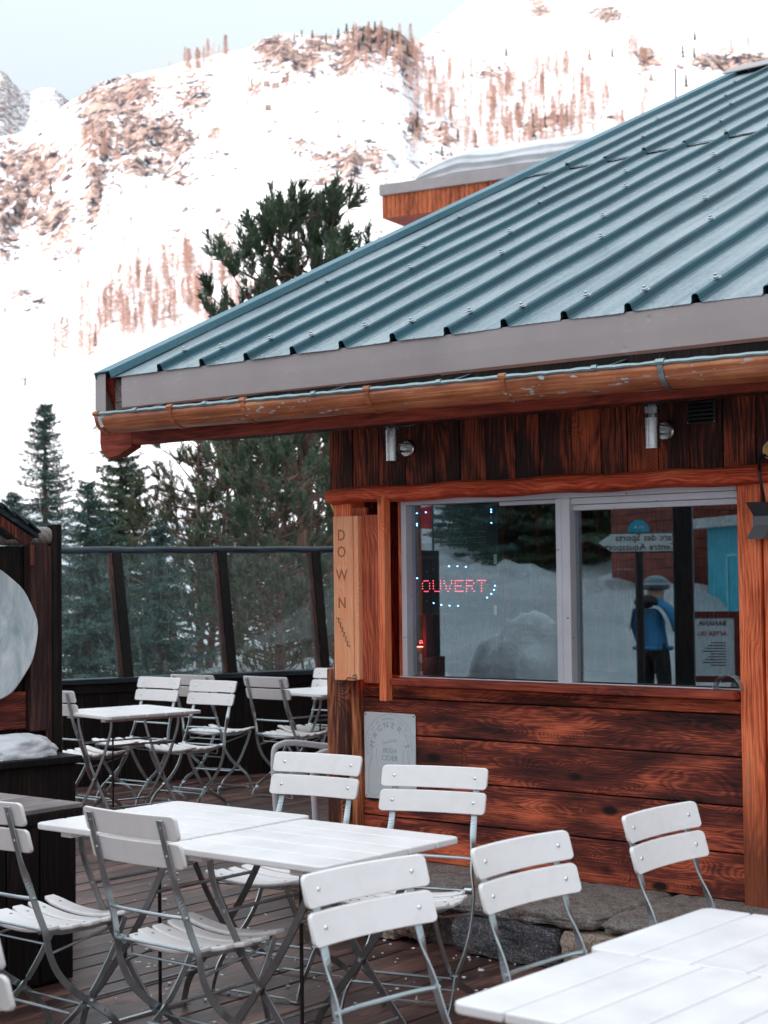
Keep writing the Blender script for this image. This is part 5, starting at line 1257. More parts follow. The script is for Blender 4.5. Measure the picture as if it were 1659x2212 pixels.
def on_hill(px, py):
    u = (px - 829.5) / F_; e = (1243.5 - (px - 829.5) * 0.0117 - py) / F_
    rs_ = np.linspace(R0 + 5, R1, 500); z, _, _, _ = hill(np.full(500, u), rs_)
    ee = (z - EYE) / rs_; k = int(np.argmax(ee >= e)) if (ee >= e).any() else 499
    return Vector((u * rs_[k], rs_[k], z[k])), rs_[k]
def poly_sample(n, poly):
    out = []
    xs_ = [p[0] for p in poly]; ys_ = [p[1] for p in poly]
    while len(out) < n:
        x, y = rt.uniform(min(xs_), max(xs_)), rt.uniform(min(ys_), max(ys_)); c_ = False; j = len(poly) - 1
        for i in range(len(poly)):
            if (poly[i][1] > y) != (poly[j][1] > y) and x < (poly[j][0] - poly[i][0]) * (y - poly[i][1]) / (poly[j][1] - poly[i][1]) + poly[i][0]: c_ = not c_
            j = i
        if c_: out.append((x, y))
    return out
pts = []
# (sample count, polygon of tree feet, tree height in px lo, hi)
AREAS = [(24, [(360, 148), (500, 106), (500, 118), (380, 160)], 18, 52), (14, [(560, 96), (760, 64), (760, 80), (580, 110)], 10, 26), (46, [(750, 62), (900, 80), (930, 120), (900, 175), (830, 160), (760, 120)], 18, 50),
         (26, [(790, 170), (960, 120), (960, 260), (830, 250)], 25, 60), (100, [(1100, 170), (1180, 140), (1270, 150), (1340, 190), (1370, 300), (1240, 320), (1180, 300), (1060, 310), (1060, 200)], 28, 62),
         (60, [(930, 170), (1080, 140), (1090, 320), (940, 320)], 22, 50), (20, [(1000, 300), (1400, 270), (1420, 310), (1000, 340)], 30, 60), (24, [(1360, 90), (1480, 80), (1500, 130), (1380, 130)], 20, 42), (14, [(1580, 100), (1659, 90), (1659, 125), (1600, 130)], 20, 42), (16, [(1360, 190), (1440, 190), (1420, 250), (1370, 260)], 22, 45),
         (60, [(110, 790), (230, 620), (330, 600), (400, 640), (470, 640), (470, 700), (250, 750), (130, 810)], 40, 95), (34, [(330, 560), (480, 560), (560, 640), (560, 720), (400, 700)], 40, 90), (10, [(170, 300), (240, 240), (260, 360), (220, 420)], 30, 60), (12, [(420, 190), (640, 130), (720, 260), (480, 230)], 22, 42), (10, [(250, 200), (330, 160), (340, 180), (260, 230)], 16, 30), (10, [(560, 300), (800, 250), (800, 380), (640, 400)], 20, 45), (10, [(60, 540), (300, 470), (300, 560), (100, 640)], 24, 50)]
for (n, poly, h0, h1) in AREAS:
    for (x, y) in poly_sample(n, poly): pts.append((x, y, rt.uniform(h0, h1)))
FIRS = [(1108, 110, 24), (1340, 112, 24), (1290, 118, 26), (1521, 76, 26), (1494, 112, 28), (1519, 112, 26), (1500, 178, 30), (1132, 262, 50), (1165, 272, 34), (985, 250, 34), (913, 262, 30), (1000, 300, 30), (1038, 300, 30), (112, 420, 36), (55, 832, 22), (207, 748, 34), (205, 190, 12), (250, 168, 12), (685, 70, 18), (715, 82, 22), (775, 66, 26), (742, 72, 24), (850, 90, 28), (795, 80, 22), (1240, 312, 26), (552, 178, 22), (1424, 164, 20), (965, 330, 24), (760, 60, 24), (808, 56, 22), (822, 60, 26), (838, 62, 20), (860, 72, 24), (872, 84, 26), (786, 100, 22), (812, 104, 20), (645, 74, 16), (662, 70, 18), (700, 100, 18), (893, 110, 26), (846, 118, 20), (150, 230, 14), (1190, 268, 26), (1180, 276, 22)]
allp = [(x, y, h, 0) for (x, y, h) in pts]
allp.sort(key=lambda q: -q[2])
extra = allp[270:]; ind = allp[:270]; first = True; l0 = None
for i, (x, y, h, _) in enumerate(ind):
    p, r_ = on_hill(x, y); H = h * r_ / F_
    o = link('larch_tree', lm[i % 3]); o.location = (p.x, p.y, p.z - 0.2); s_ = H * rt.uniform(0.9, 1.15); o.scale = (s_ * rt.uniform(.8, 1.2), s_ * rt.uniform(.8, 1.2), H); o.rotation_euler = (0, 0, rt.uniform(0, 6.28))
    tag(o, 'bare pinkish larch standing in the snow of the sunlit mountainside', 'larch', 'bare larches on the mountainside')
for i, (x, y, h) in enumerate(FIRS):
    p, r_ = on_hill(x, y); H = h * r_ / F_
    o = link('conifer_tree', fm[i % 2]); o.location = (p.x, p.y, p.z - 0.2); o.scale = (H * 1.1, H * 1.1, H * 1.05); o.rotation_euler = (0, 0, i)
    tag(o, 'small dark green conifer on the sunlit snowy mountainside', 'conifer', 'dark conifers on the mountainside')
# remaining far larches, one mass
lms = tuft_mesh('larch_scrub_one', 'larch', 80, [M['larch'], M['larch']], 77); base_v = np.array([v.co[:] for v in lms.vertices]); base_f = np.array([p.vertices[:] for p in lms.polygons]); bpy.data.meshes.remove(lms); VV, FF = [], []
for k, (x, y, h, _) in enumerate(extra + [(a, b, rt.uniform(14, 40), 0) for (a, b) in poly_sample(420, [(900, 130), (1450, 110), (1450, 330), (900, 330)])] + [(a, b, rt.uniform(8, 20), 0) for (a, b) in poly_sample(110, [(600, 90), (940, 60), (940, 200), (640, 140)])] + [(a, b, rt.uniform(10, 30), 0) for (a, b) in poly_sample(170, [(0, 300), (200, 190), (480, 120), (720, 180), (800, 380), (600, 420), (420, 320), (240, 480), (0, 520)])] + [(a, b, rt.uniform(16, 50), 0) for (a, b) in poly_sample(110, [(110, 790), (220, 600), (420, 540), (560, 620), (560, 720), (250, 760)])]):
    p, r_ = on_hill(x, y); H = h * r_ / F_; VV.append(base_v * H + np.array(p)); FF.append(base_f + len(base_v) * k)
tag(link('larch_scrub', arrmesh('larch_scrub', np.concatenate(VV), np.concatenate(FF), [M['larch']])), kind='stuff')
# avalanche barriers
for q, (x, y, wd) in enumerate(((584, 181, 13), (604, 180, 14), (624, 170, 12), (587, 230, 12))):
    p, r_ = on_hill(x, y); W = wd * 2 * r_ / F_ / 2; mb = MB()
    for i in range(7): mb.box((p.x + (i - 3) * W / 6, p.y, p.z + 0.9), (0.22, 0.22, 2.2))
    for k in range(3): mb.box((p.x, p.y - 0.15, p.z + 0.4 + k * 0.6), (W, 0.12, 0.2))
    tag(mb.build('snow_barrier', M['bark']), 'dark avalanche barrier rack standing on the upper snow slope', 'avalanche barrier', 'avalanche barriers on the slope')
# thin pole on the slope seen over the roof
p, r_ = on_hill(1477, 235); mb = MB(); mb.tube([(p.x, p.y, p.z - 1), (p.x, p.y, p.z + 95 * r_ / F_)], 0.3, 6); tag(mb.build('thin_pole', M['black']), 'thin dark pole rising above the roof edge in the snow', 'pole')

# ================================================================ NEAR TREES
def brush(V, Fa, p, d, L, n, nl, nw, ang_, r_, lo=0.0):
    """needles round a twig: p start, d unit direction"""
    d = d / np.linalg.norm(d); a = np.cross(d, [0.3, 0.2, 0.93]); a /= np.linalg.norm(a); b = np.cross(d, a)
    t = r_.uniform(lo, 1, n); th = r_.uniform(0, 6.283, n); s = np.outer(np.cos(th), a) + np.outer(np.sin(th), b)
    ca, sa = math.cos(ang_), math.sin(ang_); dirs = d * ca + s * sa
    P = p + np.outer(t * L, d); Q = P + dirs * (nl * r_.uniform(.7, 1.15, n))[:, None]
    side = np.cross(dirs, r_.randn(n, 3)); side /= np.linalg.norm(side, axis=1)[:, None]; side *= nw
    k = len(V) and sum(len(x) for x in V)
    V.append(np.stack([P - side * .6, P + side * .6, Q + side, Q - side], 1).reshape(-1, 3))
    I = np.arange(n * 4).reshape(-1, 4) + k; Fa.append(I)
def spruce(name, H, Rb, seed, nlev, mats, dens=1.0, nl=0.05, start=0.04, droop=0.25):
    r_ = np.random.RandomState(seed); V, Fa = [], []; tr = MB()
    tr.tube([(0, 0, 0), (0.02, 0.01, H * .3), (0, 0.02, H * .65), (0, 0, H * .99)], [0.02 * H + .02, 0.015 * H, 0.008 * H, 0.004], 8)
    for i in range(nlev):
        f = start + (1 - start) * (i / nlev) ** 0.92; z = H * f; nb = r_.randint(5, 8)
        Lb = Rb * (1 - f) ** 0.85 * 1.0 + 0.05
        for b in range(nb):
            a = r_.uniform(0, 6.283); L = Lb * r_.uniform(.65, 1.12); z1 = z + r_.uniform(-.06, .06) * H / 5
            n = max(3, int(L / 0.11)); pts_ = []
            for k in range(n + 1):
                s = k / n; pts_.append(np.array([math.cos(a) * L * s, math.sin(a) * L * s, z1 - droop * L * s + 0.30 * L * s * s * (0.5 + .8 * f)]))
            tr.tube([pts_[0], pts_[n // 2], pts_[-1]], [0.012, 0.008, 0.003], 4, False)
            side0 = np.array([-math.sin(a), math.cos(a), 0])
            for k in range(n + 1):
                s = k / n; d_ = pts_[min(k + 1, n)] - pts_[max(k - 1, 0)]; d_ /= np.linalg.norm(d_)
                Lt = (0.10 + 0.34 * L * (1 - s) ** 0.9 * min(1, s * 3 + .35)) * r_.uniform(.7, 1.2)
                for sg in (-1, 1):
                    td = d_ * 0.75 + side0 * sg * 0.8 + np.array([0, 0, r_.uniform(-.35, .05)])
                    brush(V, Fa, pts_[k], td, Lt, int((6 + Lt * 60) * dens), nl, nl * 0.13, 0.95, r_)
                if k == n: brush(V, Fa, pts_[k] - d_ * .05, d_, 0.16, int(14 * dens), nl, nl * .13, .7, r_)
    brush(V, Fa, np.array([0, 0, H * .96]), np.array([0, 0, 1.]), H * .05 + .1, int(26 * dens), nl, nl * .13, .6, r_)
    return arrmesh(name + '_needles', np.concatenate(V), np.concatenate(Fa), [mats[0]]), tr.mesh(name + '_trunk', mats[1])
def pine(name, H, seed, mats, leaders, nbr=40, Rb=1.6, zlo=0.25, nl=0.09, dens=1.0, shoots=(4, 8), up=0.55):
    r_ = np.random.RandomState(seed); V, Fa = [], []; tr = MB()
    def shoot(p, d, L): brush(V, Fa, p, d, L, int(46 * dens * (L / .3)), nl, nl * 0.06 + .0015, 0.5, r_)
    for (lx_, ly_, lh, lz) in leaders:
        top = np.array([lx_, ly_, lh]); bot = np.array([lx_ * .2, ly_ * .2, lz])
        tr.tube([bot, (bot * .6 + top * .4) + [0, 0, .0], bot * .25 + top * .75, top], [0.012 * H + 0.02, .045, .03, .012], 7)
        shoot(top - [0, 0, .2], np.array([0, 0, 1.]), 0.42)
        for k in range(5): a = k * 1.256 + seed; shoot(top - [0, 0, .22], np.array([.45 * math.cos(a), .45 * math.sin(a), 1.]), 0.34)
        nb_ = nbr
        for i in range(nb_):
            f = 1 - (i / nb_) ** 0.8; z = zlo * H + (lh - zlo * H) * f * 0.97
            c_ = bot + (top - bot) * min(1, max(0, (z - lz) / (lh - lz))); a = i * 2.4 + r_.uniform(-.4, .4)
            L = Rb * (0.22 + 0.78 * (1 - f) ** .8) * r_.uniform(.6, 1.15); pts_ = []; n = 6
            for k in range(n + 1):
                s = k / n; pts_.append(c_ + np.array([math.cos(a) * L * s, math.sin(a) * L * s, L * (0.10 * s + up * s * s)]) + r_.randn(3) * .02)
            tr.tube([pts_[0], pts_[3], pts_[-1]], [0.028, 0.018, 0.008], 5, False)
            for k in range(2, n + 1):
                d_ = pts_[min(k + 1, n)] - pts_[max(k - 1, 0)]; d_ /= np.linalg.norm(d_)
                for q in range(r_.randint(0, 3) if k < n else r_.randint(*shoots)):
                    dd = d_ * .6 + r_.randn(3) * 0.42 + np.array([0, 0, 1.0]); sp0 = pts_[k]
                    if k < n: 
                        sp1 = sp0 + dd / np.linalg.norm(dd) * r_.uniform(.05, .28); tr.tube([sp0, sp1], [.008, .005], 4, False)
                    else: sp1 = sp0
                    shoot(sp1, dd, r_.uniform(.22, .42))
    return arrmesh(name + '_needles', np.concatenate(V), np.concatenate(Fa), [mats[0]]), tr.mesh(name + '_trunk', mats[1])
def put_tree(name, meshes, loc, rz, s, label, cat, group=None):
    t = empty(name, loc, rz, label, cat, group); t.scale = (s, s, s)
    link('crown', meshes[0], t); link('trunk', meshes[1], t); return t
def gz_at(x, y): return float(ground_z(np.array([x]), np.array([y]))[0])
# tall mountain pine over the roof
D = 23.0; b0 = aty(652, 1100, D); base = Vector((b0.x, D, gz_at(b0.x, D)))
def hz(py, D_): return EYE + (1243.5 - py) / F_ * D_ - base.z - 0.38
def lx(px): return (px - 652) / F_ * D
P1 = pine('mountain_pine', 8.0, 3, [M['needle'], M['bark']], [(lx(650), 0, hz(390, D), 0.3), (lx(718), .3, hz(382, D), 2.6), (lx(585), -.2, hz(425, D), 2.2)], 32, 1.75, 0.24, 0.115, 1.35, (4, 7), 0.5)
put_tree('mountain_pine', P1, base, 0, 1, 'tall many-topped green mountain pine rising behind the left slope of the roof', 'pine')
S1 = spruce('spruce', 5.4, 1.35, 7, 40, [M['needle2'], M['bark']], 0.9, 0.055)
S2 = spruce('spruce', 7.0, 2.3, 8, 46, [M['needle'], M['bark']], 1.0, 0.075)
S3 = spruce('spruce', 6.0, 2.2, 12, 36, [M['needle2'], M['bark']], 0.7, 0.07, 0.12)
def at_top(px, ptop, D_, H): 
    p = aty(px, 1243, D_); g = gz_at(p.x, D_); top = EYE + (1243.5 - (px - 829.5) * .0117 - ptop) / F_ * D_
    return Vector((p.x, D_, g - 0.4)), (top - g + .4) / H
lo, s_ = at_top(98, 868, 34, 5.4); put_tree('spruce', S1, lo, 0.3, s_, 'slim dark spruce with open branch tips standing alone at the far left', 'spruce')
lo, s_ = at_top(262, 905, 24, 7.0); put_tree('spruce', S2, lo, 1.1, s_, 'dense dark spruce under the left corner of the roof', 'spruce')
lo, s_ = at_top(190, 1035, 19, 6.0); put_tree('spruce', S3, lo, 2.1, s_, 'low blue-green spruce behind the first glass panel', 'spruce')
lo, s_ = at_top(30, 1060, 27, 6.0); put_tree('spruce', S3, lo, 0.5, s_, 'short spruce behind the log rail at the far left', 'spruce')
lo, s_ = at_top(345, 1130, 16.5, 6.0); put_tree('spruce', S3, lo, 4.0, s_ , 'small drooping blue-green spruce behind the second glass panel', 'spruce')
P2 = pine('mountain_pine', 6.0, 5, [M['needle3'], M['bark']], [(0, 0, 5.2, 0.1), (0.7, .4, 4.8, .3)], 44, 2.4, 0.12, 0.095, 0.95, (4, 7), 0.25)
P3 = pine('mountain_pine', 6.0, 9, [M['needle'], M['bark']], [(0, 0, 5.4, 0.1), (-0.8, .3, 4.6, .3)], 44, 2.3, 0.10, 0.095, 0.95, (4, 7), 0.3)
for (px_, pt_, D_, ms, rz, lb) in ((430, 890, 21, P2, 0.2, 'olive mountain pine behind the middle of the glass fence'), (600, 900, 20, P3, 2.2, 'dark mountain pine just left of the kiosk corner'), (520, 960, 27, P2, 3.9, 'spreading pine further back between two nearer pines'), (690, 880, 26, P2, 5.2, 'olive pine half hidden by the kiosk corner post')):
    lo, s_ = at_top(px_, pt_, D_, 5.4); put_tree('mountain_pine', ms, lo, rz, s_, lb, 'pine')
for (px_, pt_, D_, ms, H_, rz, nm, lb) in ((610, 1190, 18.5, P2, 5.4, 2.9, 'young_pine', 'young olive pine filling the third glass panel behind the fence'), (200, 1180, 22, S2, 7.0, 2.2, 'young_spruce', 'young spruce behind the first glass panel, further back')):
    lo, s_ = at_top(px_, pt_, D_, H_); put_tree(nm, ms, lo, rz, s_, lb, 'young tree')
# bare straight trunks by the kiosk corner
for q, (px_, pt_, D_, lb) in enumerate(((663, 600, 24.5, 'bare reddish pine trunk below the roof edge, left of two'), (714, 600, 25.5, 'bare reddish pine trunk close to the kiosk corner, right of two'))):
    lo, s_ = at_top(px_, 700, D_, 1.0); mb = MB(); H = s_
    mb.tube([(0, 0, 0), (.03, 0, H * .5), (0, 0, H)], [0.085, .075, .05], 10)
    tt = empty('bare_pine', lo, 0, lb, 'pine trunk'); mb.build('trunk', M['bark'], tt)
    mb = MB()
    for i in range(26):
        z = H * (.25 + .73 * i / 26); a = i * 2.4; L = .3 + .5 * ((i * 7) % 5) / 5
        mb.tube([(0, 0, z), (L * .5 * math.cos(a), L * .5 * math.sin(a), z - .02), (L * math.cos(a), L * math.sin(a), z + .12)], [.014, .009, .003], 4, False)
    mb.build('branch_stubs', M['bark'], tt)

# ================================================================ NEIGHBOURING CHALET
D = 40.0; Lc = aty(822, 400, D); fdir = Vector((0.877, -0.48, 0)).normalized(); sdir = Vector((0.48, 0.877, 0))
brz = math.atan2(fdir.y, fdir.x)
cha = empty('chalet', (Lc.x, Lc.y, -0.8), brz, 'neighbouring chalet whose orange-clad eave and thick snow roof show above the metal roof', 'chalet')
zt = Lc.z + 0.8; zb_ = EYE + (1243 - 466) / F_ * D + 0.8; LW = 13.0
mb = MB(); mb.span((-0.02, -0.05, zt - 0.27), (LW, 6.0, zt)); mb.build('roof_edge_band', M['fascia'], cha, 0.01)
mb = MB(); x = 0.03
while x < LW: mb.span((x, 0.02, zb_), (x + 0.115, 0.08, zt - 0.27)); x += 0.125
y = 0.1
while y < 5.5: mb.span((0.03, y, zb_ + 0.0), (0.09, y + 0.115, zt - 0.27)); y += 0.125
mb.build('eave_cladding', M['clad'], cha, 0.008)
mb = MB(); mb.span((0.05, 0.07, zb_ + 0.01), (LW, 6.0, zb_ + 0.05)); mb.build('soffit', M['fascia_wood'], cha)
mb = MB(); mb.span((1.8, 1.6, 0), (LW - .5, 5.8, zb_)); mb.build('wall', M['clad'], cha, 0.02)
for k in range(3):
    for q in range(3):
        mb = MB(); mb.span((3 + q * 3, 1.52, 1.2 + k * 2.8), (4.2 + q * 3, 1.6, 2.5 + k * 2.8)); w_ = mb.build('window', M['frame'], cha, 0.01)
        mb = MB(); mb.span((3.08 + q * 3, 1.50, 1.28 + k * 2.8), (4.12 + q * 3, 1.518, 2.42 + k * 2.8)); mb.build('window_pane', M['pane'], w_)
# layered snow slab
from mathutils import noise as mn
nx, ny = 90, 30; mb = MB(); prof = []
for j in range(ny + 1):
    f = j / ny
    if f < .5: g = f / .5; prof.append((0.25 - 0.10 * math.sin(g * math.pi) - .03 * math.sin(g * 16), zt + 0.03 + 0.50 * g))
    else: g = (f - .5) / .5; prof.append((0.30 + 6.2 * g, zt + 0.53 + 0.16 * math.sin(min(1, g * 4) * 1.57) + 1.5 * g))
for i in range(nx + 1):
    x = 0.85 + (LW - .9) * i / nx; en = min(1, i / 9); en = math.sqrt(en)
    for (yy, zz) in prof:
        h = 0.10 * mn.noise(Vector((x * .6, yy * .5, zz))) + .03 * mn.noise(Vector((x * 2.5, yy * 2, zz * 4)))
        mb.v.append((x - (1 - en) * .2, yy + h * .6 + (1 - en) * .3, zt + .03 + (zz - zt - .03) * (0.15 + .85 * en) + h * en))
for i in range(nx):
    for j in range(ny): mb.face([i * (ny + 1) + j, (i + 1) * (ny + 1) + j, (i + 1) * (ny + 1) + j + 1, i * (ny + 1) + j + 1], True)
mb.build('roof_snow', snow_mat('roof_snow', 2.0, (0.80, 0.79, 0.81), 0.5, 0.06), cha)

# ================================================================ WHAT THE WINDOW MIRRORS (stands left of and behind the camera)
def mir(px, py, D_):
    """real place of something whose mirror image is seen in the pane at pixel px,py, D_ metres along the view"""
    p = aty(px, py, D_); d = p.dot(KN) - (6.13 + 0.02); q = p - KN * 2 * d; return q
def away(q): return 0
MIRZ = lambda a: a
def mdir(v): v = Vector(v); return v - KN * 2 * v.dot(KN)
# snow banks
M['banksnow'] = snow_mat('bank_snow', 3.0, (0.88, 0.88, 0.9), 0.6, 0.10)
def bank(px, py, D_, d, seed, label, rz=0.0):
    q = mir(px, py, D_); o = lump('snow_bank', (q.x, q.y, -0.8), d, seed, M['banksnow'], rz, 0.1, 6); return tag(o, label, 'snow bank', 'snow banks mirrored in the window')
bank(1110, 1460, 11.0, (0.75, 0.6, 1.75), 5.0, 'craggy snow bank mirrored at the bottom of the left pane')
bank(905, 1440, 12.5, (0.8, 0.7, 1.55), 8.0, 'taller broken snow bank mirrored at the left end of the left pane')
# platform of packed snow where the skier stands
# dark spruces
r3 = random.Random(3)
for k, (px_, D_, s0) in enumerate(((1078, 40, .8), (1110, 50, 1.2), (1150, 44, 1.1), (1190, 48, 1.25), (1232, 46, 1.1), (1262, 40, 1.2), (1300, 50, 1.15), (1325, 42, 1.25), (1095, 60, 1.2), (1130, 56, 1.3), (1170, 58, 1.3), (1215, 60, 1.3), (1280, 58, 1.3), (1480, 52, 1.3), (1540, 50, 1.3), (1600, 44, 1.2))):
    q = mir(px_, 1243, D_); g = gz_at(q.x, q.y)
    put_tree('spruce', S2 if k % 2 else S3, (q.x, q.y, g), k, s0 * 1.1, 'dark spruce across the snow, seen only as a mirror image in the window', 'spruce', 'spruces mirrored in the window')
# red-brown shed
qa, qb = mir(1322, 1273, 30), mir(1460, 1273, 27); dv = qb - qa; dv.z = 0; L_ = dv.length; rz = math.atan2(dv.y, dv.x)
sh = empty('red_shed', (qa.x, qa.y, -0.8), rz, 'red-brown boarded shed mirrored in the right pane behind the road sign', 'shed')
redm = wood('red_brown_shed_boards', (0.05, 0.012, 0.01), (0.22, 0.05, 0.035), (0.34, 0.09, 0.06), 'X', 12, 0.3, knots=0.05)
FS = 1 if Vector((-math.sin(rz), math.cos(rz), 0)).dot(KN) < 0 else -1
mb = MB()
for i in range(18): mb.span((0, 0, 1.9 - 0.9 + i * 0.16), (L_, 3.0 * FS, 1.9 - .9 + i * 0.16 + 0.154))
mb.build('wall', redm, sh, 0.006)
mb = MB(); mb.ngon_prism([(-.3, -.3 * FS, 3.9), (-.3, 1.5 * FS, 4.5), (-.3, 3.3 * FS, 3.9), (-.3, 3.3 * FS, 3.8), (-.3, 1.5 * FS, 4.4), (-.3, -.3 * FS, 3.8)], (L_ + .6, 0, 0)); mb.build('roof', M['snow'], sh)
mb = MB(); mb.span((0.02, 0.03 * FS, 0), (L_ - .02, 2.95 * FS, 1.0)); mb.build('plinth_wall', M['soft_black'], sh)
# turquoise hut
qa, qb = mir(1530, 1275, 26), mir(1640, 1280, 24); dv = qb - qa; dv.z = 0; L_ = dv.length
tq = plain('turquoise_paint', (0.03, 0.42, 0.55), 0.5)
hu = empty('turquoise_hut', (qa.x, qa.y, -0.8), math.atan2(dv.y, dv.x), 'bright turquoise hut mirrored at the right end of the window', 'hut')
mb = MB(); mb.span((0, 0, 0.4), (L_, 2 * FS, 3.05)); mb.build('wall', tq, hu, 0.01)
mb = MB(); mb.span((-.2, -.3 * FS, 3.05), (L_ + .2, 2.3 * FS, 3.2)); mb.build('roof', M['snow'], hu)
mb = MB(); mb.span((L_ * .4, -.02 * FS, 1.0), (L_ * .43, -.001 * FS, 2.6)); mb.span((L_ * .4, -.02 * FS, 2.6), (L_ * .8, -.001 * FS, 2.64)); mb.build('panel_trim', plain('pale_teal', (0.25, 0.6, 0.68), 0.5), hu)
# road sign with pole
def facing(q):     # heading so that local -y looks at the glass centre mirrored back to the camera
    c_ = KO + KE * 1.7; d_ = Vector((c_.x - q.x, c_.y - q.y, 0)).normalized(); return math.atan2(d_.y, d_.x) + math.pi / 2
q = mir(1380, 1172, 15.0); scl = 15.0 / F_
rs_ = empty('road_sign', (q.x, q.y, 0.0), facing(q), 'white arrow road sign to the sports park, mirrored in the right pane', 'road sign')
gm_z = gz_at(q.x, q.y)
W_, H_ = 168 * scl * 1.05, 44 * scl; zc = q.z
mb = MB()
pts = [(-W_ / 2, 0, zc - H_ / 2), (W_ / 2 - .12, 0, zc - H_ / 2), (W_ / 2, 0, zc), (W_ / 2 - .12, 0, zc + H_ / 2), (-W_ / 2, 0, zc + H_ / 2)]
mb.ngon_prism(pts, (0, 0.03, 0)); mb.build('sign_board', M['dark_grey'], rs_, 0.004)
mb = MB(); k_ = 0.92; mb.ngon_prism([(x * .98, -0.004, zc + (z - zc) * .86) for x, y, z in pts], (0, 0.004, 0)); mb.build('sign_face', plain('white_sign_face', (0.72, 0.74, 0.74), 0.4), rs_)
for body, dz in (('Parc des Sports', 0.018), ('Centre Aquasport', -0.068)):
    me = text_mesh(body, 0.088, 0.001, 'LEFT'); me.materials.clear(); me.materials.append(M['soft_black']); o = link('lettering', me, rs_); o.rotation_euler = (math.pi / 2, 0, 0); o.location = (-W_ / 2 + .03, -0.007, zc + dz)
mb = MB(); mb.tube([(0, 0.05, gm_z), (0, 0.05, zc)], 0.04, 10); mb.build('pole', M['soft_black'], rs_)
mb = MB(); mb.lathe((0.0, 0.07, zc + H_ / 2 + 0.02), [(0.095, 0.0), (0.095, 0.02)], 32, Matrix.Rotation(R(90), 3, 'X')); mb.build('round_plate', plain('blue_round_sign', (0.02, 0.42, 0.6), 0.4), rs_)
me = text_mesh('H A', 0.09, 0.001); me.materials.clear(); me.materials.append(M['white']); o = link('lettering', me, rs_); o.rotation_euler = (math.pi / 2, 0, 0); o.location = (0.0, 0.045, zc + H_ / 2 + 0.03); o.scale = (.6, .6, 1)
# menu easel
D_ = 13.0; scl = D_ / F_; q = mir(1540, 1395, D_)
ea = empty('menu_board', (q.x, q.y, 0), facing(q), 'white menu board in a dark red frame mirrored at the lower right of the window', 'menu board')
z0_, z1_ = EYE - (1460 - 1236) * scl, EYE - (1335 - 1236) * scl; Wm = 92 * scl
g_ = gz_at(q.x, q.y)
mb = MB(); mb.span((-Wm / 2, -0.01, z0_), (Wm / 2, 0.0, z1_)); mb.build('menu_sheet', plain('bluish_white_sheet', (0.62, 0.68, 0.72), 0.4), ea)
mb = MB(); fw_ = 0.05
mb.span((-Wm / 2 - fw_, -0.02, z0_ - fw_), (-Wm / 2, 0.02, z1_ + fw_)); mb.span((Wm / 2, -0.02, z0_ - fw_), (Wm / 2 + fw_, 0.02, z1_ + fw_)); mb.span((-Wm / 2, -0.02, z1_), (Wm / 2, 0.02, z1_ + fw_)); mb.span((-Wm / 2, -0.02, z0_ - fw_), (Wm / 2, 0.02, z0_))
for s in (-1, 1): mb.bar([(s * (Wm / 2 + .025), 0.03, z0_), (s * (Wm / 2 + .06), 0.05, g_)], (1, 0, 0), 0.04, 0.03); mb.bar([(s * (Wm / 2 + .025), 0.03, z1_), (s * (Wm / 2 + .06), 0.5, g_)], (1, 0, 0), 0.04, 0.03)
mb.build('frame', plain('dark_red_frame', (0.14, 0.02, 0.02), 0.5), ea)
for body, sz, dz, mt in (('BANANA', 0.052, 0.06, M['soft_black']), ('AFTER SKI', 0.050, 0.14, plain('red_print', (0.45, 0.04, 0.04), 0.5))):
    me = text_mesh(body, sz, 0.001); me.materials.clear(); me.materials.append(mt); o = link('lettering', me, ea); o.rotation_euler = (math.pi / 2, 0, 0); o.location = (0, -0.013, z1_ - dz)
mb = MB()
for i in range(9): mb.span((-Wm * .3, -0.012, z1_ - .20 - i * .022), (Wm * (.05 + .25 * ((i * 5) % 4) / 4), -0.0105, z1_ - .193 - i * .022))
mb.build('printed_lines', M['dark_grey'], ea)
# dark door post seen as a black column
q = mir(1477, 1243, 11.0); mb = MB(); mb.span((-0.065, -0.08, -1.0), (0.065, 0.08, 3.2)); o = mb.build('dark_terrace_post', M['soft_black'], None, 0.01); o.location = (q.x, q.y, 0); o.rotation_euler = (0, 0, facing(q)); tag(o, 'square black post mirrored as a dark column in the right pane', 'post')
# red flag
q = mir(935, 1130, 26); mb = MB(); zt_ = q.z
fl_ = empty('piste_flag', (q.x, q.y, 0), facing(q), 'red piste flag on a thin pole mirrored near the top of the left pane', 'flag')
mb.tube([(0, 0, gz_at(q.x, q.y)), (0, 0, zt_ + .3)], 0.02, 6); mb.build('pole', M['dark_grey'], fl_)
mb = MB(); mb.ngon_prism([(0, 0, zt_ + .28), (.2, 0.03, zt_ + .25), (.45, 0, zt_ + .2), (.42, 0.02, zt_ - .05), (.2, .04, zt_ - .08), (0, 0, zt_ - .1)], (0, 0.01, 0)); mb.build('flag_cloth', plain('red_cloth', (0.5, 0.03, 0.04), 0.7), fl_)

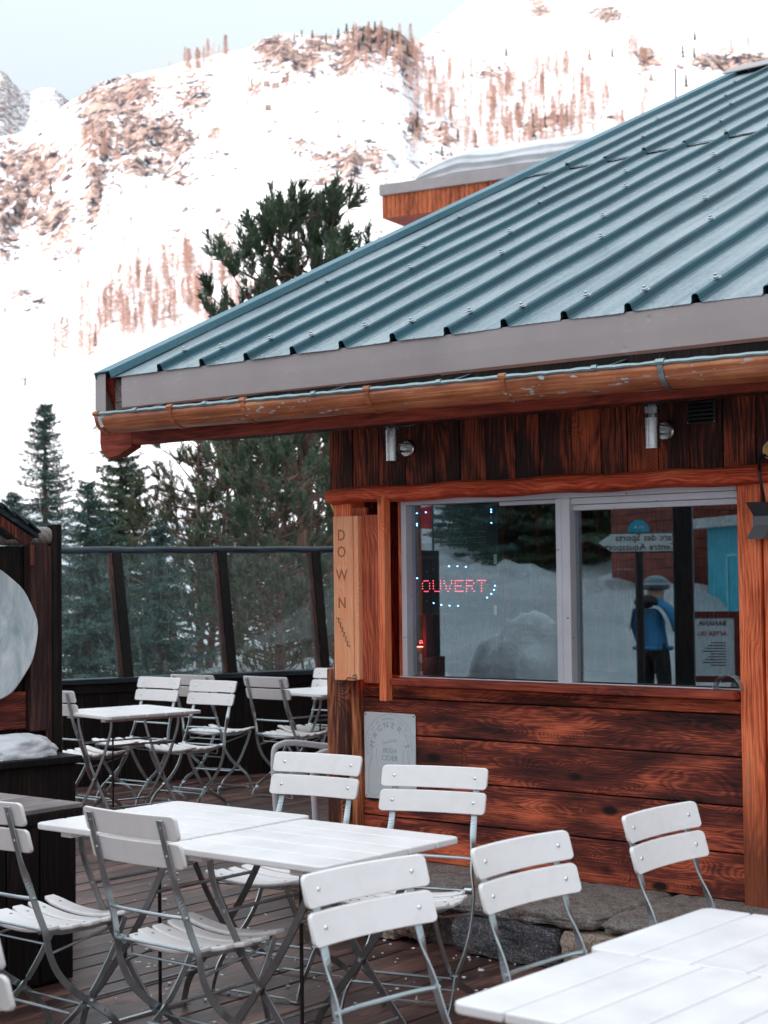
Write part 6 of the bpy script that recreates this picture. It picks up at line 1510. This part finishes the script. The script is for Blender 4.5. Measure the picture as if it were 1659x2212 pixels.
# ---- skier standing on the snow, mirrored in the right pane
def skin_mesh(name, nodes, edges, sub=2):
    me = bpy.data.meshes.new(name); me.from_pydata([n[0] for n in nodes], edges, []); ob = bpy.data.objects.new(name, me); C.objects.link(ob)
    sk = ob.modifiers.new('skin', 'SKIN'); sk.use_smooth_shade = True
    for i, n in enumerate(nodes): me.skin_vertices[0].data[i].radius = (n[1], n[2] if len(n) > 2 else n[1])
    me.skin_vertices[0].data[0].use_root = True
    sb_ = ob.modifiers.new('sub', 'SUBSURF'); sb_.levels = sub; sb_.render_levels = sub
    bpy.context.view_layer.update(); out = bpy.data.meshes.new_from_object(ob.evaluated_get(bpy.context.evaluated_depsgraph_get())); bpy.data.objects.remove(ob)
    out.polygons.foreach_set('use_smooth', [True] * len(out.polygons)); return out
D_ = 19.0; q = mir(1408, 1243, D_); g_ = EYE - 0.07 - 1.66; topz = EYE - (1250 - 1237) / F_ * D_; hs_ = (topz - g_) / 1.66
pe = empty('person', (q.x, q.y, g_), facing(q) + 0.8, 'person in blue ski jacket and helmet holding a board, mirrored in the right pane', 'person'); pe.scale = (hs_ * 1.28, hs_ * 1.25, hs_)
# local: faces away from the glass (+y), x to the side
nodes = [((0, 0, 0.86), .14, .11), ((0, .0, 1.06), .135, .10), ((0, .01, 1.24), .155, .115), ((0, .02, 1.36), .12, .09), ((0, .03, 1.43), .06), ((0, .05, 1.54), .085, .10), ((0, .05, 1.62), .06, .07),
         ((.17, .01, 1.33), .065), ((.24, .02, 1.12), .055), ((.27, .10, .93), .045), ((.28, .14, .84), .035),
         ((-.17, .01, 1.33), .065), ((-.24, .05, 1.10), .055), ((-.22, .22, .98), .045), ((-.20, .30, .94), .035),
         ((.09, 0, .82), .095), ((.10, .02, .48), .07), ((.11, -.01, .12), .06), ((.11, .12, .05), .055, .045), ((-.09, 0, .82), .095), ((-.11, .03, .48), .07), ((-.13, 0, .12), .06), ((-.14, .13, .05), .055, .045)]
edges = [(0, 1), (1, 2), (2, 3), (3, 4), (4, 5), (5, 6), (3, 7), (7, 8), (8, 9), (9, 10), (3, 11), (11, 12), (12, 13), (13, 14), (0, 15), (15, 16), (16, 17), (17, 18), (0, 19), (19, 20), (20, 21), (21, 22)]
pm = skin_mesh('person_body', nodes, edges, 2)
mats_ = [plain('black_ski_trousers', (0.012, 0.012, 0.014), 0.7), plain('blue_ski_jacket', (0.02, 0.20, 0.42), 0.55), plain('skin', (0.5, 0.3, 0.22), 0.5), plain('black_gloves', (0.01, 0.01, 0.01), 0.6)]
pm.materials.clear(); [pm.materials.append(m_) for m_ in mats_]
for p_ in pm.polygons:
    c_ = p_.center; p_.material_index = 3 if (abs(c_.x) > .15 and c_.z < .9) else 0 if c_.z < .84 else 2 if c_.z > 1.44 else 1
    if c_.y > .26 and 0.85 < c_.z < 1.1: p_.material_index = 3
link('body', pm, pe)
for s in (-1, 1):
    hx_, hy_, hz_ = (.285, .16, .81) if s == 1 else (-.195, .33, .93); mb = MB()
    for k in range(4): mb.tube([(hx_ + (k - 1.5) * .016, hy_, hz_), (hx_ + (k - 1.5) * .018, hy_ + .02, hz_ - .045), (hx_ + (k - 1.5) * .017, hy_ + .0, hz_ - .075 + .006 * abs(k - 1.5))], [.012, .011, .008], 6)
    mb.tube([(hx_ - s * .03, hy_, hz_ + .01), (hx_ - s * .05, hy_ + .03, hz_ - .03)], [.012, .009], 6); mb.build('glove_fingers', mats_[3], pe)
bm = bmesh.new(); bmesh.ops.create_icosphere(bm, subdivisions=3, radius=1)
for v in bm.verts: v.co = Vector((v.co.x * .118, v.co.y * .14 + .05, max(-.35, v.co.z) * .125 + 1.575))
me = bpy.data.meshes.new('helmet'); bm.to_mesh(me); bm.free(); me.materials.append(plain('grey_helmet', (0.10, 0.16, 0.2), 0.25)); me.polygons.foreach_set('use_smooth', [True] * len(me.polygons)); link('helmet', me, pe)
bm = bmesh.new(); bmesh.ops.create_icosphere(bm, subdivisions=3, radius=1)
for v in bm.verts: v.co = Vector((v.co.x * .13, v.co.y * .09 - .075, v.co.z * .085 + 1.39))
me = bpy.data.meshes.new('hood'); bm.to_mesh(me); bm.free(); me.materials.append(mats_[0]); me.polygons.foreach_set('use_smooth', [True] * len(me.polygons)); link('hood', me, pe)
mb = MB(); mb.bar([(0.122 * math.cos(a_i * .3927), .05 + .145 * math.sin(a_i * .3927), 1.60) for a_i in range(17)], (0, 0, 1), .03, .006); mb.build('goggle_strap', plain('pale_strap', (0.45, 0.5, 0.52), 0.5), pe)
mb = MB(); mb.box((0, -.11, 1.08), (.006, .01, .42)); mb.box((0, -.118, 1.27), (.26, .008, .006)); mb.build('jacket_seam', mats_[0], pe)
wst = plain('white_jacket_stripe', (0.6, 0.65, 0.68), 0.6); mb = MB()
mb.bar(curve([(-.26, -.03, 1.06), (-.215, -.05, 1.22), (-.15, -.085, 1.33), (0, -.105, 1.325), (.15, -.085, 1.33), (.215, -.05, 1.22), (.27, -.03, 1.06)], 5), (0, .3, 1), .035, .008)
mb.build('jacket_stripe', wst, pe)
mb = MB(); mb.box((0.0, 0.0, 0.86), (0.31, 0.24, 0.05)); mb.build('jacket_hem', mats_[1], pe, 0.02)
mb = MB(); mb.ngon_prism([(-.42, .34, 1.02), (-.08, .34, 1.08), (-.04, .34, .62), (-.32, .34, .48)], (0, .03, 0)); o = mb.build('carried_board', M['soft_black'], None, 0.01); o.matrix_world = Matrix.Translation(pe.location) @ Matrix.Rotation(pe.rotation_euler.z, 4, 'Z') @ Matrix.Scale(hs_, 4); tag(o, 'black board held in front of the blue-jacketed person mirrored in the window', 'board')
